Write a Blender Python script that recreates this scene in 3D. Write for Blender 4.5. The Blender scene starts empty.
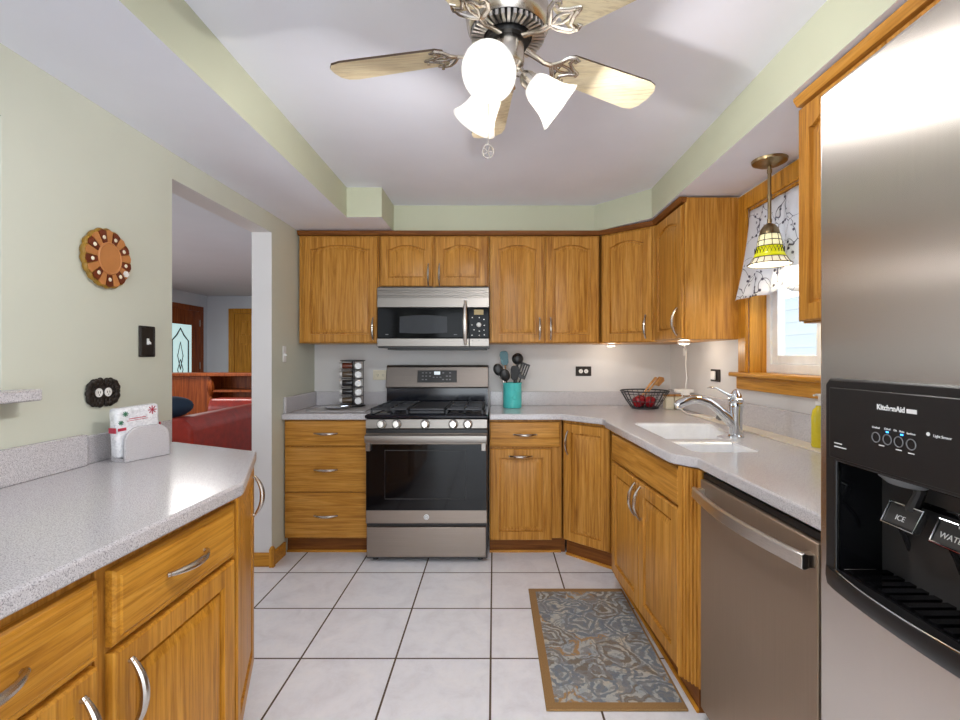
import bpy, bmesh, math, random
from mathutils import Matrix, Vector
PI = math.pi
random.seed(7)
S = bpy.context.scene
C = S.collection

# ------------------------------------------------------------------ camera, world, lights, exposure
CAM_H = 1.274
F = 480.0
cd = bpy.data.cameras.new('camera'); cam = bpy.data.objects.new('camera', cd); C.objects.link(cam)
cam.location = (0, 0, CAM_H); cam.rotation_euler = (PI/2, 0, 0)
cd.sensor_width = 36; cd.sensor_fit = 'HORIZONTAL'; cd.lens = F/960*36
cd.shift_x = -14/960; cd.shift_y = -2.5/960; cd.clip_start = 0.02
S.camera = cam
vs = S.view_settings
vs.view_transform = 'Standard'; vs.look = 'None'; vs.gamma = 1; vs.use_curve_mapping = False
vs.exposure = 0.38
W = bpy.data.worlds.new('World'); S.world = W; W.use_nodes = True
bg = W.node_tree.nodes['Background']
bg.inputs[0].default_value = (0.86, 0.93, 1.0, 1); bg.inputs[1].default_value = 2.4

def area(name, loc, rot, sx, sy, energy, col=(1,1,1)):
    l = bpy.data.lights.new(name, 'AREA'); l.shape = 'RECTANGLE'; l.size = sx; l.size_y = sy
    l.energy = energy; l.color = col
    o = bpy.data.objects.new(name, l); C.objects.link(o); o.location = loc; o.rotation_euler = rot
    return o
# fill light added at the unseen patio opening behind the camera
area('rear_opening_fill', (0.1, -2.32, 1.15), (PI/2, 0, 0), 2.2, 1.9, 32, (0.87, 0.94, 1.0))
# fill light added at the solid living room wall, which has no window
area('living_room_side_fill', (-4.5, 2.6, 1.35), (0, -PI/2, 0), 1.4, 2.4, 34, (0.95, 0.97, 1.0))
area('living_room_top_fill', (-3.3, 5.0, 2.2), (0, 0, 0), .8, .8, 26, (1.0, 0.96, 0.92))  # unseen ceiling fill added to brighten the entry door, with no fitting
def point(name, loc, energy, r=.03, col=(1,.93,.84)):
    l = bpy.data.lights.new(name, 'POINT'); l.energy = energy; l.shadow_soft_size = r; l.color = col
    o = bpy.data.objects.new(name, l); C.objects.link(o); o.location = loc
    return o

# ------------------------------------------------------------------ helpers
class MB:
    def __init__(s): s.bm = bmesh.new()
    def box(s, x0, x1, y0, y1, z0, z1, T=None):
        vs = [s.bm.verts.new(p) for p in ((x0,y0,z0),(x1,y0,z0),(x1,y1,z0),(x0,y1,z0),(x0,y0,z1),(x1,y0,z1),(x1,y1,z1),(x0,y1,z1))]
        for f in ((0,3,2,1),(4,5,6,7),(0,1,5,4),(1,2,6,5),(2,3,7,6),(3,0,4,7)): s.bm.faces.new([vs[i] for i in f])
        if T is not None:
            for v in vs: v.co = T @ v.co
        return s
    def loops(s, rings, cap0=True, cap1=True, closed=True):
        R = [[s.bm.verts.new(p) for p in r] for r in rings]
        for a, b in zip(R, R[1:]):
            n = len(a)
            for i in range(n if closed else n-1):
                j = (i+1) % n
                try: s.bm.faces.new((a[i], a[j], b[j], b[i]))
                except ValueError: pass
        if cap0: s.bm.faces.new(list(reversed(R[0])))
        if cap1: s.bm.faces.new(R[-1])
        return s
    def prism(s, pts, z0, z1, T=None):
        T = T or Matrix()
        return s.loops([[T @ Vector((x,y,z0)) for x,y in pts], [T @ Vector((x,y,z1)) for x,y in pts]])
    def tube(s, pts, r, seg=10, closed=False, flat=1.0, T=None):
        P = [Vector(p) for p in pts]; n = len(P)
        rr = r if isinstance(r, (list, tuple)) else [r]*n
        rings = []; up = None
        for i, p in enumerate(P):
            a = P[(i-1) % n] if (closed or i > 0) else p
            b = P[(i+1) % n] if (closed or i < n-1) else p
            t = (b-a)
            if t.length < 1e-9: t = Vector((0,0,1))
            t.normalize()
            if up is None:
                up = Vector((0,0,1)) if abs(t.z) < .9 else Vector((1,0,0))
            u = up - t*up.dot(t)
            if u.length < 1e-6: u = t.orthogonal()
            u.normalize(); up = u; w = t.cross(u)
            rings.append([p + (u*math.cos(2*PI*k/seg)*flat + w*math.sin(2*PI*k/seg))*rr[i] for k in range(seg)])
        if T is not None: rings = [[T @ q for q in r_] for r_ in rings]
        if closed: rings.append(rings[0]); return s.loops_shared(rings)
        return s.loops(rings)
    def loops_shared(s, rings):
        R = [[s.bm.verts.new(p) for p in r] for r in rings[:-1]]; R.append(R[0])
        for a, b in zip(R, R[1:]):
            n = len(a)
            for i in range(n):
                s.bm.faces.new((a[i], a[(i+1)%n], b[(i+1)%n], b[i]))
        return s
    def lathe(s, prof, seg=28, T=None, cap0=True, cap1=True, wob=None):
        T = T or Matrix()
        rings = []
        for r, z in prof:
            r = max(r, 1e-4)
            rings.append([T @ Vector((r*(wob(2*PI*k/seg) if wob else 1)*math.cos(2*PI*k/seg), r*(wob(2*PI*k/seg) if wob else 1)*math.sin(2*PI*k/seg), z)) for k in range(seg)])
        return s.loops(rings, cap0, cap1)
    def sphere(s, c, r, sx=1, sy=1, sz=1, n=14, T=None):
        T2 = Matrix.Translation(c) @ Matrix.Diagonal((sx,sy,sz,1))
        if T is not None: T2 = T @ T2
        prof = [(r*math.sin(PI*i/n), -r*math.cos(PI*i/n)) for i in range(n+1)]
        return s.lathe(prof, 18, T2)
    def slab(s, outer, holes, z0, z1):
        for z, flip in ((z1, False), (z0, True)):
            es = []
            for loop in [outer]+holes:
                v = [s.bm.verts.new((x,y,z)) for x,y in loop]
                es += [s.bm.edges.new((v[i], v[(i+1)%len(v)])) for i in range(len(v))]
            bmesh.ops.triangle_fill(s.bm, edges=es, use_beauty=True, use_dissolve=False)
        for loop in [outer]+holes:
            s.loops([[(x,y,z0) for x,y in loop], [(x,y,z1) for x,y in loop]], False, False)
        bmesh.ops.remove_doubles(s.bm, verts=s.bm.verts[:], dist=1e-5)
        return s
    def build(s, name, mat, parent=None, bevel=0, smooth=True, seg=2, angle=35, **props):
        bmesh.ops.recalc_face_normals(s.bm, faces=s.bm.faces[:])
        me = bpy.data.meshes.new(name); s.bm.to_mesh(me); s.bm.free()
        for m in (mat if isinstance(mat, (list, tuple)) else [mat]): me.materials.append(m)
        if smooth:
            for p in me.polygons: p.use_smooth = True
            me.set_sharp_from_angle(angle=math.radians(angle))
        o = bpy.data.objects.new(name, me); C.objects.link(o)
        if parent: o.parent = parent
        if bevel:
            b = o.modifiers.new('b', 'BEVEL'); b.width = bevel; b.segments = seg; b.limit_method = 'ANGLE'; b.angle_limit = math.radians(30)
        for k, v in props.items(): o[k] = v
        return o

def tag(o, label, cat, group=None, kind=None):
    o['label'] = label; o['category'] = cat
    if group: o['group'] = group
    if kind: o['kind'] = kind
    return o
def thing(name, label, cat, loc=(0,0,0), rz=0, group=None):
    o = bpy.data.objects.new(name, None); C.objects.link(o); o.empty_display_size = .05
    o.location = loc; o.rotation_euler = (0,0,rz)
    return tag(o, label, cat, group)
def struct(o, label, cat):
    return tag(o, label, cat, None, 'structure')

def rx(a): return Matrix.Rotation(a, 4, 'X')
def ry(a): return Matrix.Rotation(a, 4, 'Y')
def rzm(a): return Matrix.Rotation(a, 4, 'Z')
def tr(*p): return Matrix.Translation(p)
def aim(p, d):
    """matrix taking local +z to direction d at point p"""
    return tr(*p) @ Vector(d).to_track_quat('Z', 'Y').to_matrix().to_4x4()

# ------------------------------------------------------------------ materials
def lin(r, g, b):
    f = lambda c: (c/255/12.92) if c/255 <= .04045 else ((c/255+.055)/1.055)**2.4
    return (f(r), f(g), f(b), 1)
class NT:
    def __init__(s, name):
        s.m = bpy.data.materials.new(name); s.m.use_nodes = True; s.t = s.m.node_tree
        s.b = s.t.nodes['Principled BSDF']
    def n(s, typ, **kw):
        nd = s.t.nodes.new(typ)
        for k, v in kw.items(): setattr(nd, k, v)
        return nd
    def l(s, a, b): s.t.links.new(a, b)
    def inp(s, **kw):
        for k, v in kw.items(): s.b.inputs[k.replace('_', ' ')].default_value = v
    def coords(s, scale=(1,1,1), rand=False, loc=(0,0,0), rot=(0,0,0)):
        tc = s.n('ShaderNodeTexCoord'); mp = s.n('ShaderNodeMapping')
        mp.inputs['Scale'].default_value = scale; mp.inputs['Location'].default_value = loc; mp.inputs['Rotation'].default_value = rot
        src = tc.outputs['Object']
        if rand:
            oi = s.n('ShaderNodeObjectInfo'); mu = s.n('ShaderNodeVectorMath', operation='MULTIPLY_ADD')
            cmb = s.n('ShaderNodeCombineXYZ')
            for i in range(3): s.l(oi.outputs['Random'], cmb.inputs[i])
            s.l(cmb.outputs[0], mu.inputs[0]); mu.inputs[1].default_value = (7.3, 5.1, 9.7); s.l(src, mu.inputs[2]); src = mu.outputs[0]
        s.l(src, mp.inputs[0]); return mp.outputs[0]
    def noise(s, vec, scale, detail=4, rough=.55, dist=0):
        nd = s.n('ShaderNodeTexNoise'); s.l(vec, nd.inputs['Vector']); nd.inputs['Scale'].default_value = scale
        nd.inputs['Detail'].default_value = detail; nd.inputs['Roughness'].default_value = rough; nd.inputs['Distortion'].default_value = dist
        return nd.outputs['Fac']
    def ramp(s, fac, stops, interp='LINEAR'):
        r = s.n('ShaderNodeValToRGB'); s.l(fac, r.inputs[0]); e = r.color_ramp.elements; r.color_ramp.interpolation = interp
        while len(e) < len(stops): e.new(.5)
        for el, (p, c) in zip(e, stops): el.position = p; el.color = c if len(c) == 4 else (*c, 1)
        return r.outputs[0]
    def mix(s, fac, a, b, mode='MIX'):
        m = s.n('ShaderNodeMix', data_type='RGBA', blend_type=mode)
        if hasattr(fac, 'node'): s.l(fac, m.inputs[0])
        else: m.inputs[0].default_value = fac
        for v, i in ((a, 6), (b, 7)):
            if hasattr(v, 'node'): s.l(v, m.inputs[i])
            else: m.inputs[i].default_value = v
        return m.outputs[2]
    def math(s, op, a, b=0):
        m = s.n('ShaderNodeMath', operation=op)
        for v, i in ((a, 0), (b, 1)):
            if hasattr(v, 'node'): s.l(v, m.inputs[i])
            else: m.inputs[i].default_value = v
        return m.outputs[0]
    def bump(s, h, strength=.2, dist=.002):
        b = s.n('ShaderNodeBump'); b.inputs['Strength'].default_value = strength; b.inputs['Distance'].default_value = dist
        s.l(h, b.inputs['Height']); s.l(b.outputs[0], s.b.inputs['Normal'])
    def col(s, c):
        if hasattr(c, 'node'): s.l(c, s.b.inputs['Base Color'])
        else: s.b.inputs['Base Color'].default_value = c

def plain(name, rgb, rough=.5, metal=0, emit=0, emit_col=None, noise=.05, **kw):
    t = NT(name); c = lin(*rgb)
    v = t.coords(); f = t.noise(v, 18, 3)
    dark = tuple(x*(1-noise) for x in c[:3])+(1,); light = tuple(min(1, x*(1+noise)) for x in c[:3])+(1,)
    t.col(t.ramp(f, [(.3, dark), (.7, light)]))
    t.inp(Roughness=rough, Metallic=metal)
    if emit:
        t.inp(Emission_Color=lin(*(emit_col or rgb)), Emission_Strength=emit)
    for k, v in kw.items(): t.b.inputs[k.replace('_', ' ')].default_value = v
    return t.m
def paint(name, rgb):
    t = NT(name); c = lin(*rgb); v = t.coords()
    f = t.noise(v, 2.2, 3); t.col(t.ramp(f, [(.3, tuple(x*.97 for x in c[:3])), (.7, tuple(min(1, x*1.02) for x in c[:3]))]))
    t.inp(Roughness=.65); t.bump(t.noise(v, 160, 3), .06, .001)
    return t.m
def oak(name, vertical=True, dark=(152,97,33), mid=(192,134,56), light=(213,159,82), rough=.34):
    t = NT(name)
    sc = (34, 34, 1.6) if vertical == True else ((34, 1.6, 34) if vertical == 'y' else (1.6, 34, 34))
    v = t.coords(sc, rand=True)
    a = t.noise(v, 1.0, 6, .6, 1.4)
    v2 = t.coords((150, 150, 5) if vertical == True else ((150, 5, 150) if vertical == 'y' else (5, 150, 150)), rand=True)
    p = t.noise(v2, 1.0, 4, .7)
    c = t.ramp(a, [(.28, lin(*dark)), (.5, lin(*mid)), (.74, lin(*light))])
    pore = t.ramp(p, [(.38, (.62,.56,.5)), (.52, (1,1,1))])
    v3 = t.coords((9, 9, .55) if vertical == True else ((9, .55, 9) if vertical == 'y' else (.55, 9, 9)), rand=True)
    w = t.n('ShaderNodeTexWave', wave_type='BANDS'); t.l(v3, w.inputs[0]); w.inputs['Scale'].default_value = 1.2
    w.inputs['Distortion'].default_value = 9; w.inputs['Detail'].default_value = 2; w.inputs['Detail Scale'].default_value = .7
    band = t.ramp(w.outputs['Fac'], [(.0, (.90,.87,.82)), (.35, (1,1,1))])
    c = t.mix(.6, c, band, 'MULTIPLY'); c = t.mix(.6, c, pore, 'MULTIPLY')
    t.col(c); t.inp(Roughness=rough, Specular_IOR_Level=.22); t.bump(p, .08, .0008)
    return t.m
def steel(name, rgb, rough=.28, streak=(3, 400, 400), amt=.06, metal=1):
    t = NT(name); c = lin(*rgb); v = t.coords(streak)
    f = t.noise(v, 1, 3); t.col(t.ramp(f, [(.3, tuple(x*(1-amt) for x in c[:3])), (.7, tuple(min(1, x*(1+amt)) for x in c[:3]))]))
    t.inp(Metallic=metal, Roughness=rough); t.bump(f, .02, .0005)
    return t.m
def glassy(name, rgb, rough=.05, alpha=.25):
    t = NT(name); t.col(lin(*rgb)); t.inp(Roughness=rough, Alpha=alpha); return t.m

M = {}
M['wall'] = paint('pale_sage_paint', (208,210,194))
M['soffit'] = paint('sage_paint', (202,204,178))
M['white'] = paint('white_paint', (241,242,252))
M['backsplash_paint'] = paint('greige_paint', (217,214,212))
M['living_wall'] = paint('pale_blue_paint', (208,213,219))
M['oak_v'] = oak('oak_upright_grain')
M['oak_h'] = oak('oak_level_grain', False)
M['oak_trim'] = oak('golden_oak_trim', True, (162,104,26), (200,138,46), (218,160,66))
M['oak_trim_h'] = oak('golden_oak_trim_level', False, (162,104,26), (200,138,46), (218,160,66))
M['oak_trim_y'] = oak('golden_oak_sill', 'y', (162,104,26), (200,138,46), (218,160,66))
M['oak_dark'] = oak('oak_toe_and_crown_shade', False, (100,56,18), (126,74,28), (146,92,36), .5)
M['gap'] = plain('dark_gap', (70,34,14), .8)
M['red_wood'] = oak('reddish_wood', True, (96,40,12), (138,66,22), (164,88,36), .4)
M['maple'] = oak('blade_maple', False, (236,220,182), (240,225,190), (246,234,204), .3)
M['blade_edge'] = plain('blade_edge_brown', (74,52,34), .5)
M['steel'] = steel('stainless_steel', (138,132,126), .36)
M['fridge_steel'] = steel('refrigerator_steel', (214,207,200), .26, (400, 400, 3), .03, 1)
_f = M['fridge_steel'].node_tree; _b = _f.nodes['Principled BSDF']; _b.inputs['Anisotropic'].default_value = .85
_t = _f.nodes.new('ShaderNodeTangent'); _t.direction_type = 'RADIAL'; _t.axis = 'Z'; _f.links.new(_t.outputs[0], _b.inputs['Tangent'])
M['slate'] = steel('slate_steel', (150,138,128), .42)
M['slate_v'] = steel('slate_steel_door', (158,138,120), .45, (400,400,3), .05, .7)
M['nickel'] = steel('brushed_nickel', (198,190,180), .25, (60,60,60), .04)
M['chrome'] = plain('chrome', (218,222,226), .08, 1)
M['black_gloss'] = plain('black_gloss', (13,13,15), .06, Specular_IOR_Level=.3)
M['black'] = plain('black_plastic', (22,21,22), .4)
M['black_enamel'] = plain('black_enamel', (20,22,32), .12)
M['iron'] = plain('cast_iron', (38,39,44), .4)
M['black_glass'] = plain('black_glass', (10,10,12), .08, Specular_IOR_Level=.1)
M['slate_dark'] = steel('slate_backguard', (122,114,108), .42)
M['bright_steel'] = steel('bright_steel', (226,222,216), .3)
M['dark_grey'] = plain('dark_grey', (58,56,56), .4)
M['grey'] = plain('mid_grey', (120,120,122), .4)
M['white_plastic'] = plain('white_plastic', (238,236,232), .35)
M['cream_plastic'] = plain('cream_plastic', (232,222,196), .4)
M['mark'] = plain('printed_white', (232,232,232), .5)
M['bronze'] = plain('dark_bronze', (48,42,38), .45, .5, noise=.3)
M['vinyl'] = plain('white_vinyl', (240,242,244), .35)
M['teal'] = plain('teal_glaze', (84,200,196), .2)
M['teal_dark'] = plain('teal_silicone', (32,96,106), .4)
M['apple'] = plain('apple_red', (150,22,34), .2, noise=.35)
M['wood_spoon'] = oak('light_wood', True, (176,120,66), (204,150,92), (220,172,116), .5)
M['soap'] = plain('yellow_soap', (214,196,40), .15)
M['leather'] = plain('red_leather', (150,34,14), .32, noise=.25)
M['navy'] = plain('navy_cloth', (22,44,66), .8)
M['led'] = plain('blue_led', (60,160,255), .4, 0, 3.0)
M['display'] = plain('amber_display', (120,100,40), .3, 0, .15, (200,160,60))
M['frosted'] = plain('frosted_glass', (246,244,240), .35, 0, .42, (255,247,236))
M['puck'] = plain('puck_lens', (255,250,240), .4, 0, 2.5, (255,240,215))
M['glass'] = glassy('window_glass', (220,235,240), .03, .12)
M['jar_glass'] = plain('jar_glass', (46,44,46), .1)
M['spice_red'] = plain('spice_red', (110,52,34), .2)
M['spice_brown'] = plain('spice_brown', (96,80,64), .2)

def counter_mat():
    t = NT('speckled_solid_surface'); v = t.coords()
    a = t.noise(v, 420, 2, .5); b = t.noise(v, 190, 2, .5)
    c = t.ramp(a, [(.36, lin(150,147,150)), (.46, lin(204,200,202)), (.62, lin(210,206,208)), (.72, lin(232,230,231))])
    d = t.ramp(b, [(.33, (.78,.76,.76)), (.42, (1,1,1))])
    t.col(t.mix(.6, c, d, 'MULTIPLY')); t.inp(Roughness=.17); return t.m
M['counter'] = counter_mat()
def tile_mat():
    t = NT('floor_tile'); v = t.coords(loc=(.014+.402*20-.402*.0, -2.842+.405*20, 0))
    br = t.n('ShaderNodeTexBrick', offset=0.0, squash=1.0); t.l(v, br.inputs['Vector'])
    br.inputs['Scale'].default_value = 1; br.inputs['Brick Width'].default_value = .402; br.inputs['Row Height'].default_value = .405
    br.inputs['Mortar Size'].default_value = .0042; br.inputs['Mortar Smooth'].default_value = .1; br.inputs['Bias'].default_value = 0
    br.inputs['Color1'].default_value = (1,1,1,1); br.inputs['Color2'].default_value = (.95,.95,.95,1)
    v2 = t.coords()
    m1 = t.noise(v2, 7, 6, .65, .6); m2 = t.noise(v2, 38, 5, .7)
    c = t.ramp(m1, [(.3, lin(230,230,236)), (.5, lin(241,242,248)), (.7, lin(247,247,251))])
    c2 = t.ramp(m2, [(.3, (.95,.94,.93)), (.55, (1,1,1))])
    c = t.mix(.7, c, c2, 'MULTIPLY'); c = t.mix(.6, c, br.outputs['Color'], 'MULTIPLY')
    c = t.mix(br.outputs['Fac'], c, lin(82,66,50))
    t.col(c)
    r = t.ramp(br.outputs['Fac'], [(0, (.28,.28,.28)), (1, (.8,.8,.8))]); t.l(r, t.b.inputs['Roughness'])
    inv = t.math('SUBTRACT', 1, br.outputs['Fac']); t.bump(inv, .35, .002)
    return t.m
M['tile'] = tile_mat()
def rug_mat(w, h):
    t = NT('rug_pile'); v = t.coords()
    wv = t.n('ShaderNodeTexNoise'); t.l(v, wv.inputs['Vector']); wv.inputs['Scale'].default_value = 9; wv.inputs['Detail'].default_value = 3
    ad = t.n('ShaderNodeVectorMath', operation='MULTIPLY_ADD'); t.l(wv.outputs['Color'], ad.inputs[0]); ad.inputs[1].default_value = (.16,.16,0); t.l(v, ad.inputs[2])
    vo = t.n('ShaderNodeTexVoronoi', feature='F1'); t.l(ad.outputs[0], vo.inputs['Vector']); vo.inputs['Scale'].default_value = 6.4; vo.inputs['Randomness'].default_value = .85
    ring = t.math('SINE', t.math('MULTIPLY', vo.outputs['Distance'], 38))
    ring2 = t.math('MULTIPLY_ADD', ring, .5)
    t.t.nodes[-1].inputs[2].default_value = .5
    nz = t.noise(v, 44, 5, .75)
    fac = t.math('ADD', t.math('MULTIPLY', ring, .22), nz)
    sel = t.n('ShaderNodeSeparateColor'); t.l(vo.outputs['Color'], sel.inputs[0])
    petal = t.ramp(sel.outputs[0], [(0, lin(122,108,92)), (.3, lin(116,126,138)), (.42, lin(176,134,80)), (.74, lin(108,118,130))], 'CONSTANT')
    base = t.ramp(t.noise(v, 11, 4, .6), [(.38, lin(164,173,180)), (.55, lin(192,191,184)), (.7, lin(202,188,164))])
    m1 = t.ramp(fac, [(.46, (.9,.9,.9)), (.60, (0,0,0))])
    c = t.mix(m1, base, petal)
    vo2 = t.n('ShaderNodeTexVoronoi', feature='SMOOTH_F1'); t.l(ad.outputs[0], vo2.inputs['Vector']); vo2.inputs['Scale'].default_value = 17; vo2.inputs['Randomness'].default_value = .9
    curl = t.math('ADD', t.math('MULTIPLY', t.math('SINE', t.math('MULTIPLY', vo2.outputs['Distance'], 30)), .25), t.noise(v, 60, 3, .7))
    c = t.mix(t.ramp(curl, [(.50, (0,0,0)), (.62, (.75,.75,.75))]), c, lin(136,136,136))
    fine = t.noise(v, 330, 2, .6)
    sp = t.n('ShaderNodeSeparateXYZ'); t.l(v, sp.inputs[0])
    ex = t.math('MAXIMUM', t.math('LESS_THAN', sp.outputs[0], -(w/2-.036)), t.math('GREATER_THAN', sp.outputs[0], w/2-.010))
    ey = t.math('GREATER_THAN', t.math('ABSOLUTE', sp.outputs[1]), h/2-.036)
    e = t.math('MAXIMUM', ex, ey)
    c = t.mix(e, c, lin(160,124,78))
    c = t.mix(.75, c, t.ramp(fine, [(.3, (.6,.6,.6)), (.6, (1.1,1.1,1.1))]), 'MULTIPLY')
    t.col(c); t.inp(Roughness=.95); t.bump(fine, .6, .004)
    return t.m
def curtain_mat():
    t = NT('branch_print_cloth'); v = t.coords()
    nz = t.n('ShaderNodeTexNoise'); t.l(v, nz.inputs['Vector']); nz.inputs['Scale'].default_value = 7
    ad = t.n('ShaderNodeVectorMath', operation='MULTIPLY_ADD'); t.l(nz.outputs['Color'], ad.inputs[0]); ad.inputs[1].default_value = (0,.16,.16); t.l(v, ad.inputs[2])
    vo = t.n('ShaderNodeTexVoronoi', feature='DISTANCE_TO_EDGE'); t.l(ad.outputs[0], vo.inputs['Vector']); vo.inputs['Scale'].default_value = 10
    line = t.ramp(vo.outputs['Distance'], [(.006, (1,1,1)), (.016, (0,0,0))])
    gate = t.ramp(t.noise(v, 6, 2), [(.38, (0,0,0)), (.42, (1,1,1))])
    vd = t.n('ShaderNodeTexVoronoi', feature='F1'); t.l(v, vd.inputs['Vector']); vd.inputs['Scale'].default_value = 34
    dot = t.ramp(vd.outputs['Distance'], [(.22, (1,1,1)), (.28, (0,0,0))])
    near = t.ramp(vo.outputs['Distance'], [(.10, (1,1,1)), (.14, (0,0,0))])
    k = t.mix(1, dot, near, 'MULTIPLY'); k = t.mix(1, k, line, 'LIGHTEN'); k = t.mix(1, k, gate, 'MULTIPLY')
    c = t.mix(k, lin(240,240,244), lin(92,88,104))
    t.col(c); t.inp(Roughness=.9)
    tl = t.n('ShaderNodeBsdfTranslucent'); t.l(c, tl.inputs[0]); mx = t.n('ShaderNodeMixShader'); mx.inputs[0].default_value = .45
    out = t.t.nodes['Material Output']; t.l(t.b.outputs[0], mx.inputs[1]); t.l(tl.outputs[0], mx.inputs[2]); t.l(mx.outputs[0], out.inputs[0])
    return t.m
M['curtain'] = curtain_mat()
def siding_mat():
    t = NT('pale_siding'); v = t.coords(); sp = t.n('ShaderNodeSeparateXYZ'); t.l(v, sp.inputs[0])
    f = t.math('FRACT', t.math('MULTIPLY', sp.outputs[2], 6.5)); t.col(t.ramp(f, [(0, lin(122,130,132)), (.1, lin(166,174,176)), (1, lin(158,167,170))])); t.inp(Roughness=.7); return t.m
M['siding'] = siding_mat()

# ================================================================== the room
LX, LXF, RX, BY = -1.375, -1.357, 1.335, 3.63
CEIL, SOF = 2.335, 2.15
YB = -2.4
m = MB().box(-1.6, 1.6, YB-.1, BY+.1, -.06, 0)
struct(m.build('floor', M['tile'], smooth=False), 'pale square ceramic floor tiles with dark grout lines', 'floor')
m = MB().box(-1.5, 1.5, YB-.1, BY+.1, CEIL, CEIL+.05)
struct(m.build('ceiling', M['white'], smooth=False), 'flat white kitchen ceiling around the ceiling fan', 'ceiling')
m = MB().box(-1.5, 1.5, BY, BY+.1, 0, CEIL)
struct(m.build('wall_back', M['backsplash_paint'], smooth=False), 'greige wall behind the range and back counter', 'wall')
# left wall with a pass-through and a doorway
m = MB()
m.box(LX-.123, LX, 1.339, 2.05, 0, CEIL)
m.box(LX-.123, LX, YB, 1.339, 0, 1.145); m.box(LX-.123, LX, YB, 1.339, 1.95, CEIL); m.box(LX-.123, LX, YB, -.6, 1.145, 1.95)
m.box(LXF-.122, LXF, 2.93, BY, 0, CEIL)
m.prism([(LX, 2.05), (LX-.123, 2.05), (LXF-.122, 2.93), (LXF, 2.93)], 2.038, CEIL)
wl = m.build('wall_left', [M['wall'], M['backsplash_paint']], smooth=False)
for f in wl.data.polygons:
    if (abs(f.normal.y) > .9 and 1.9 < f.center.y < 3.0) or f.normal.x < -.9 or (f.normal.z < -.9 and f.center.z > 2.0): f.material_index = 1
struct(wl, 'pale sage wall with a doorway to the living room', 'wall')
# right wall with the window opening
WY0, WY1, WZ0, WZ1 = 1.70, 2.513, 1.195, 2.05
m = MB()
m.box(RX, RX+.15, YB, WY0, 0, CEIL); m.box(RX, RX+.15, WY1, BY+.1, 0, CEIL)
m.box(RX, RX+.15, WY0, WY1, 0, WZ0-.02); m.box(RX, RX+.15, WY0, WY1, WZ1, CEIL)
struct(m.build('wall_right', M['backsplash_paint'], smooth=False), 'greige wall around the window over the sink', 'wall')
# rear wall behind the viewer with a wide patio opening
m = MB()
m.box(-1.5, -1.05, YB-.1, YB, 0, CEIL); m.box(1.25, 1.5, YB-.1, YB, 0, CEIL); m.box(-1.05, 1.25, YB-.1, YB, 2.1, CEIL)
struct(m.build('wall_rear', M['wall'], smooth=False), 'sage wall around the patio opening opposite the range', 'wall')

def soffit(name, polys, label):
    m = MB()
    for p in polys: m.prism(p, SOF, CEIL)
    o = m.build(name, [M['soffit'], M['white']], smooth=False)
    for f in o.data.polygons:
        if f.normal.z < -.5: f.material_index = 1
    struct(o, label, 'soffit')
soffit('ceiling_soffit_left', [[(-.92, YB), (-.92, 2.995), (LX-.01, 2.995), (LX-.01, YB)], [(-.92, 2.995), (-.70, 2.995), (-.70, 3.35), (LX-.01, 3.35), (LX-.01, 2.995)]], 'boxed soffit along the sage wall with the doorway')
soffit('ceiling_soffit_back', [[(LXF-.02, 3.35), (.70, 3.35), (.99, 3.014), (.99, 3.0), (RX, 3.0), (RX, BY), (LXF-.02, BY)]], 'sage soffit above the back run of upper cabinets')
soffit('ceiling_soffit_right', [[(.99, YB), (RX, YB), (RX, 3.0), (.99, 3.0)]], 'sage soffit along the window wall')

# baseboard at the doorway jamb
m = MB(); m.box(LXF-.12, LXF+.012, 2.918, 2.93, 0, .085); m.build('trim_1', M['oak_trim_h'], bevel=.003)
t1 = bpy.data.objects['trim_1']; struct(t1, 'oak baseboard across the end of the doorway jamb', 'baseboard')
m = MB(); m.box(LXF-.006, LXF+.022, 2.906, 2.934, 0, .112); m.lathe([(.016,0),(.016,.006),(.008,.014)], 4, tr(LXF+.008, 2.92, .112) @ rzm(PI/4)); struct(m.build('trim_2', M['oak_trim'], bevel=.002), 'oak corner block on the doorway baseboard', 'baseboard')
m = MB(); m.box(LXF, LXF+.014, 2.934, 3.10, 0, .085); struct(m.build('trim_3', M['oak_trim_h'], bevel=.003), 'short oak baseboard beside the three-drawer cabinet', 'baseboard')

# ---- window over the sink
w = thing('window_1', 'oak cased window with white vinyl sash over the sink', 'window', (RX, 0, 0)); w['kind'] = 'structure'
m = MB()
m.box(-.018, 0, WY1, WY1+.081, 1.195, 2.135); m.box(-.018, 0, WY0-.081, WY0, 1.195, 2.135); m.box(-.019, 0, WY0, WY1, 2.05, 2.135)
m.build('casing', M['oak_trim'], w, bevel=.005)
m = MB(); m.box(0, .09, WY1-.012, WY1, WZ0, WZ1); m.box(0, .09, WY0, WY0+.012, WZ0, WZ1); m.box(0, .09, WY0, WY1, WZ1-.012, WZ1)
m.build('jamb', M['oak_trim'], w)
m = MB(); m.box(-.05, .09, WY0-.11, WY1+.125, 1.172, 1.195); m.build('stool', M['oak_trim_y'], w, bevel=.007)
m = MB(); m.box(-.022, 0, WY0-.08, WY1+.09, 1.105, 1.172); m.build('apron', M['oak_trim_y'], w, bevel=.004)
def ring(m, x0, x1, ya, yb, za, zb, t):
    m.box(x0, x1, ya, ya+t, za, zb); m.box(x0, x1, yb-t, yb, za, zb); m.box(x0, x1, ya+t, yb-t, za, za+t); m.box(x0, x1, ya+t, yb-t, zb-t, zb)
m = MB(); ring(m, .085, .15, WY0, WY1, WZ0, WZ1, .045); m.build('vinyl_frame', M['vinyl'], w, bevel=.004)
m = MB(); ring(m, .10, .145, WY0+.045, (WY0+WY1)/2+.02, WZ0+.045, WZ1-.045, .045); ring(m, .095, .135, (WY0+WY1)/2-.02, WY1-.045, WZ0+.045, WZ1-.045, .045); m.build('sash', M['vinyl'], w, bevel=.004)
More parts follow.
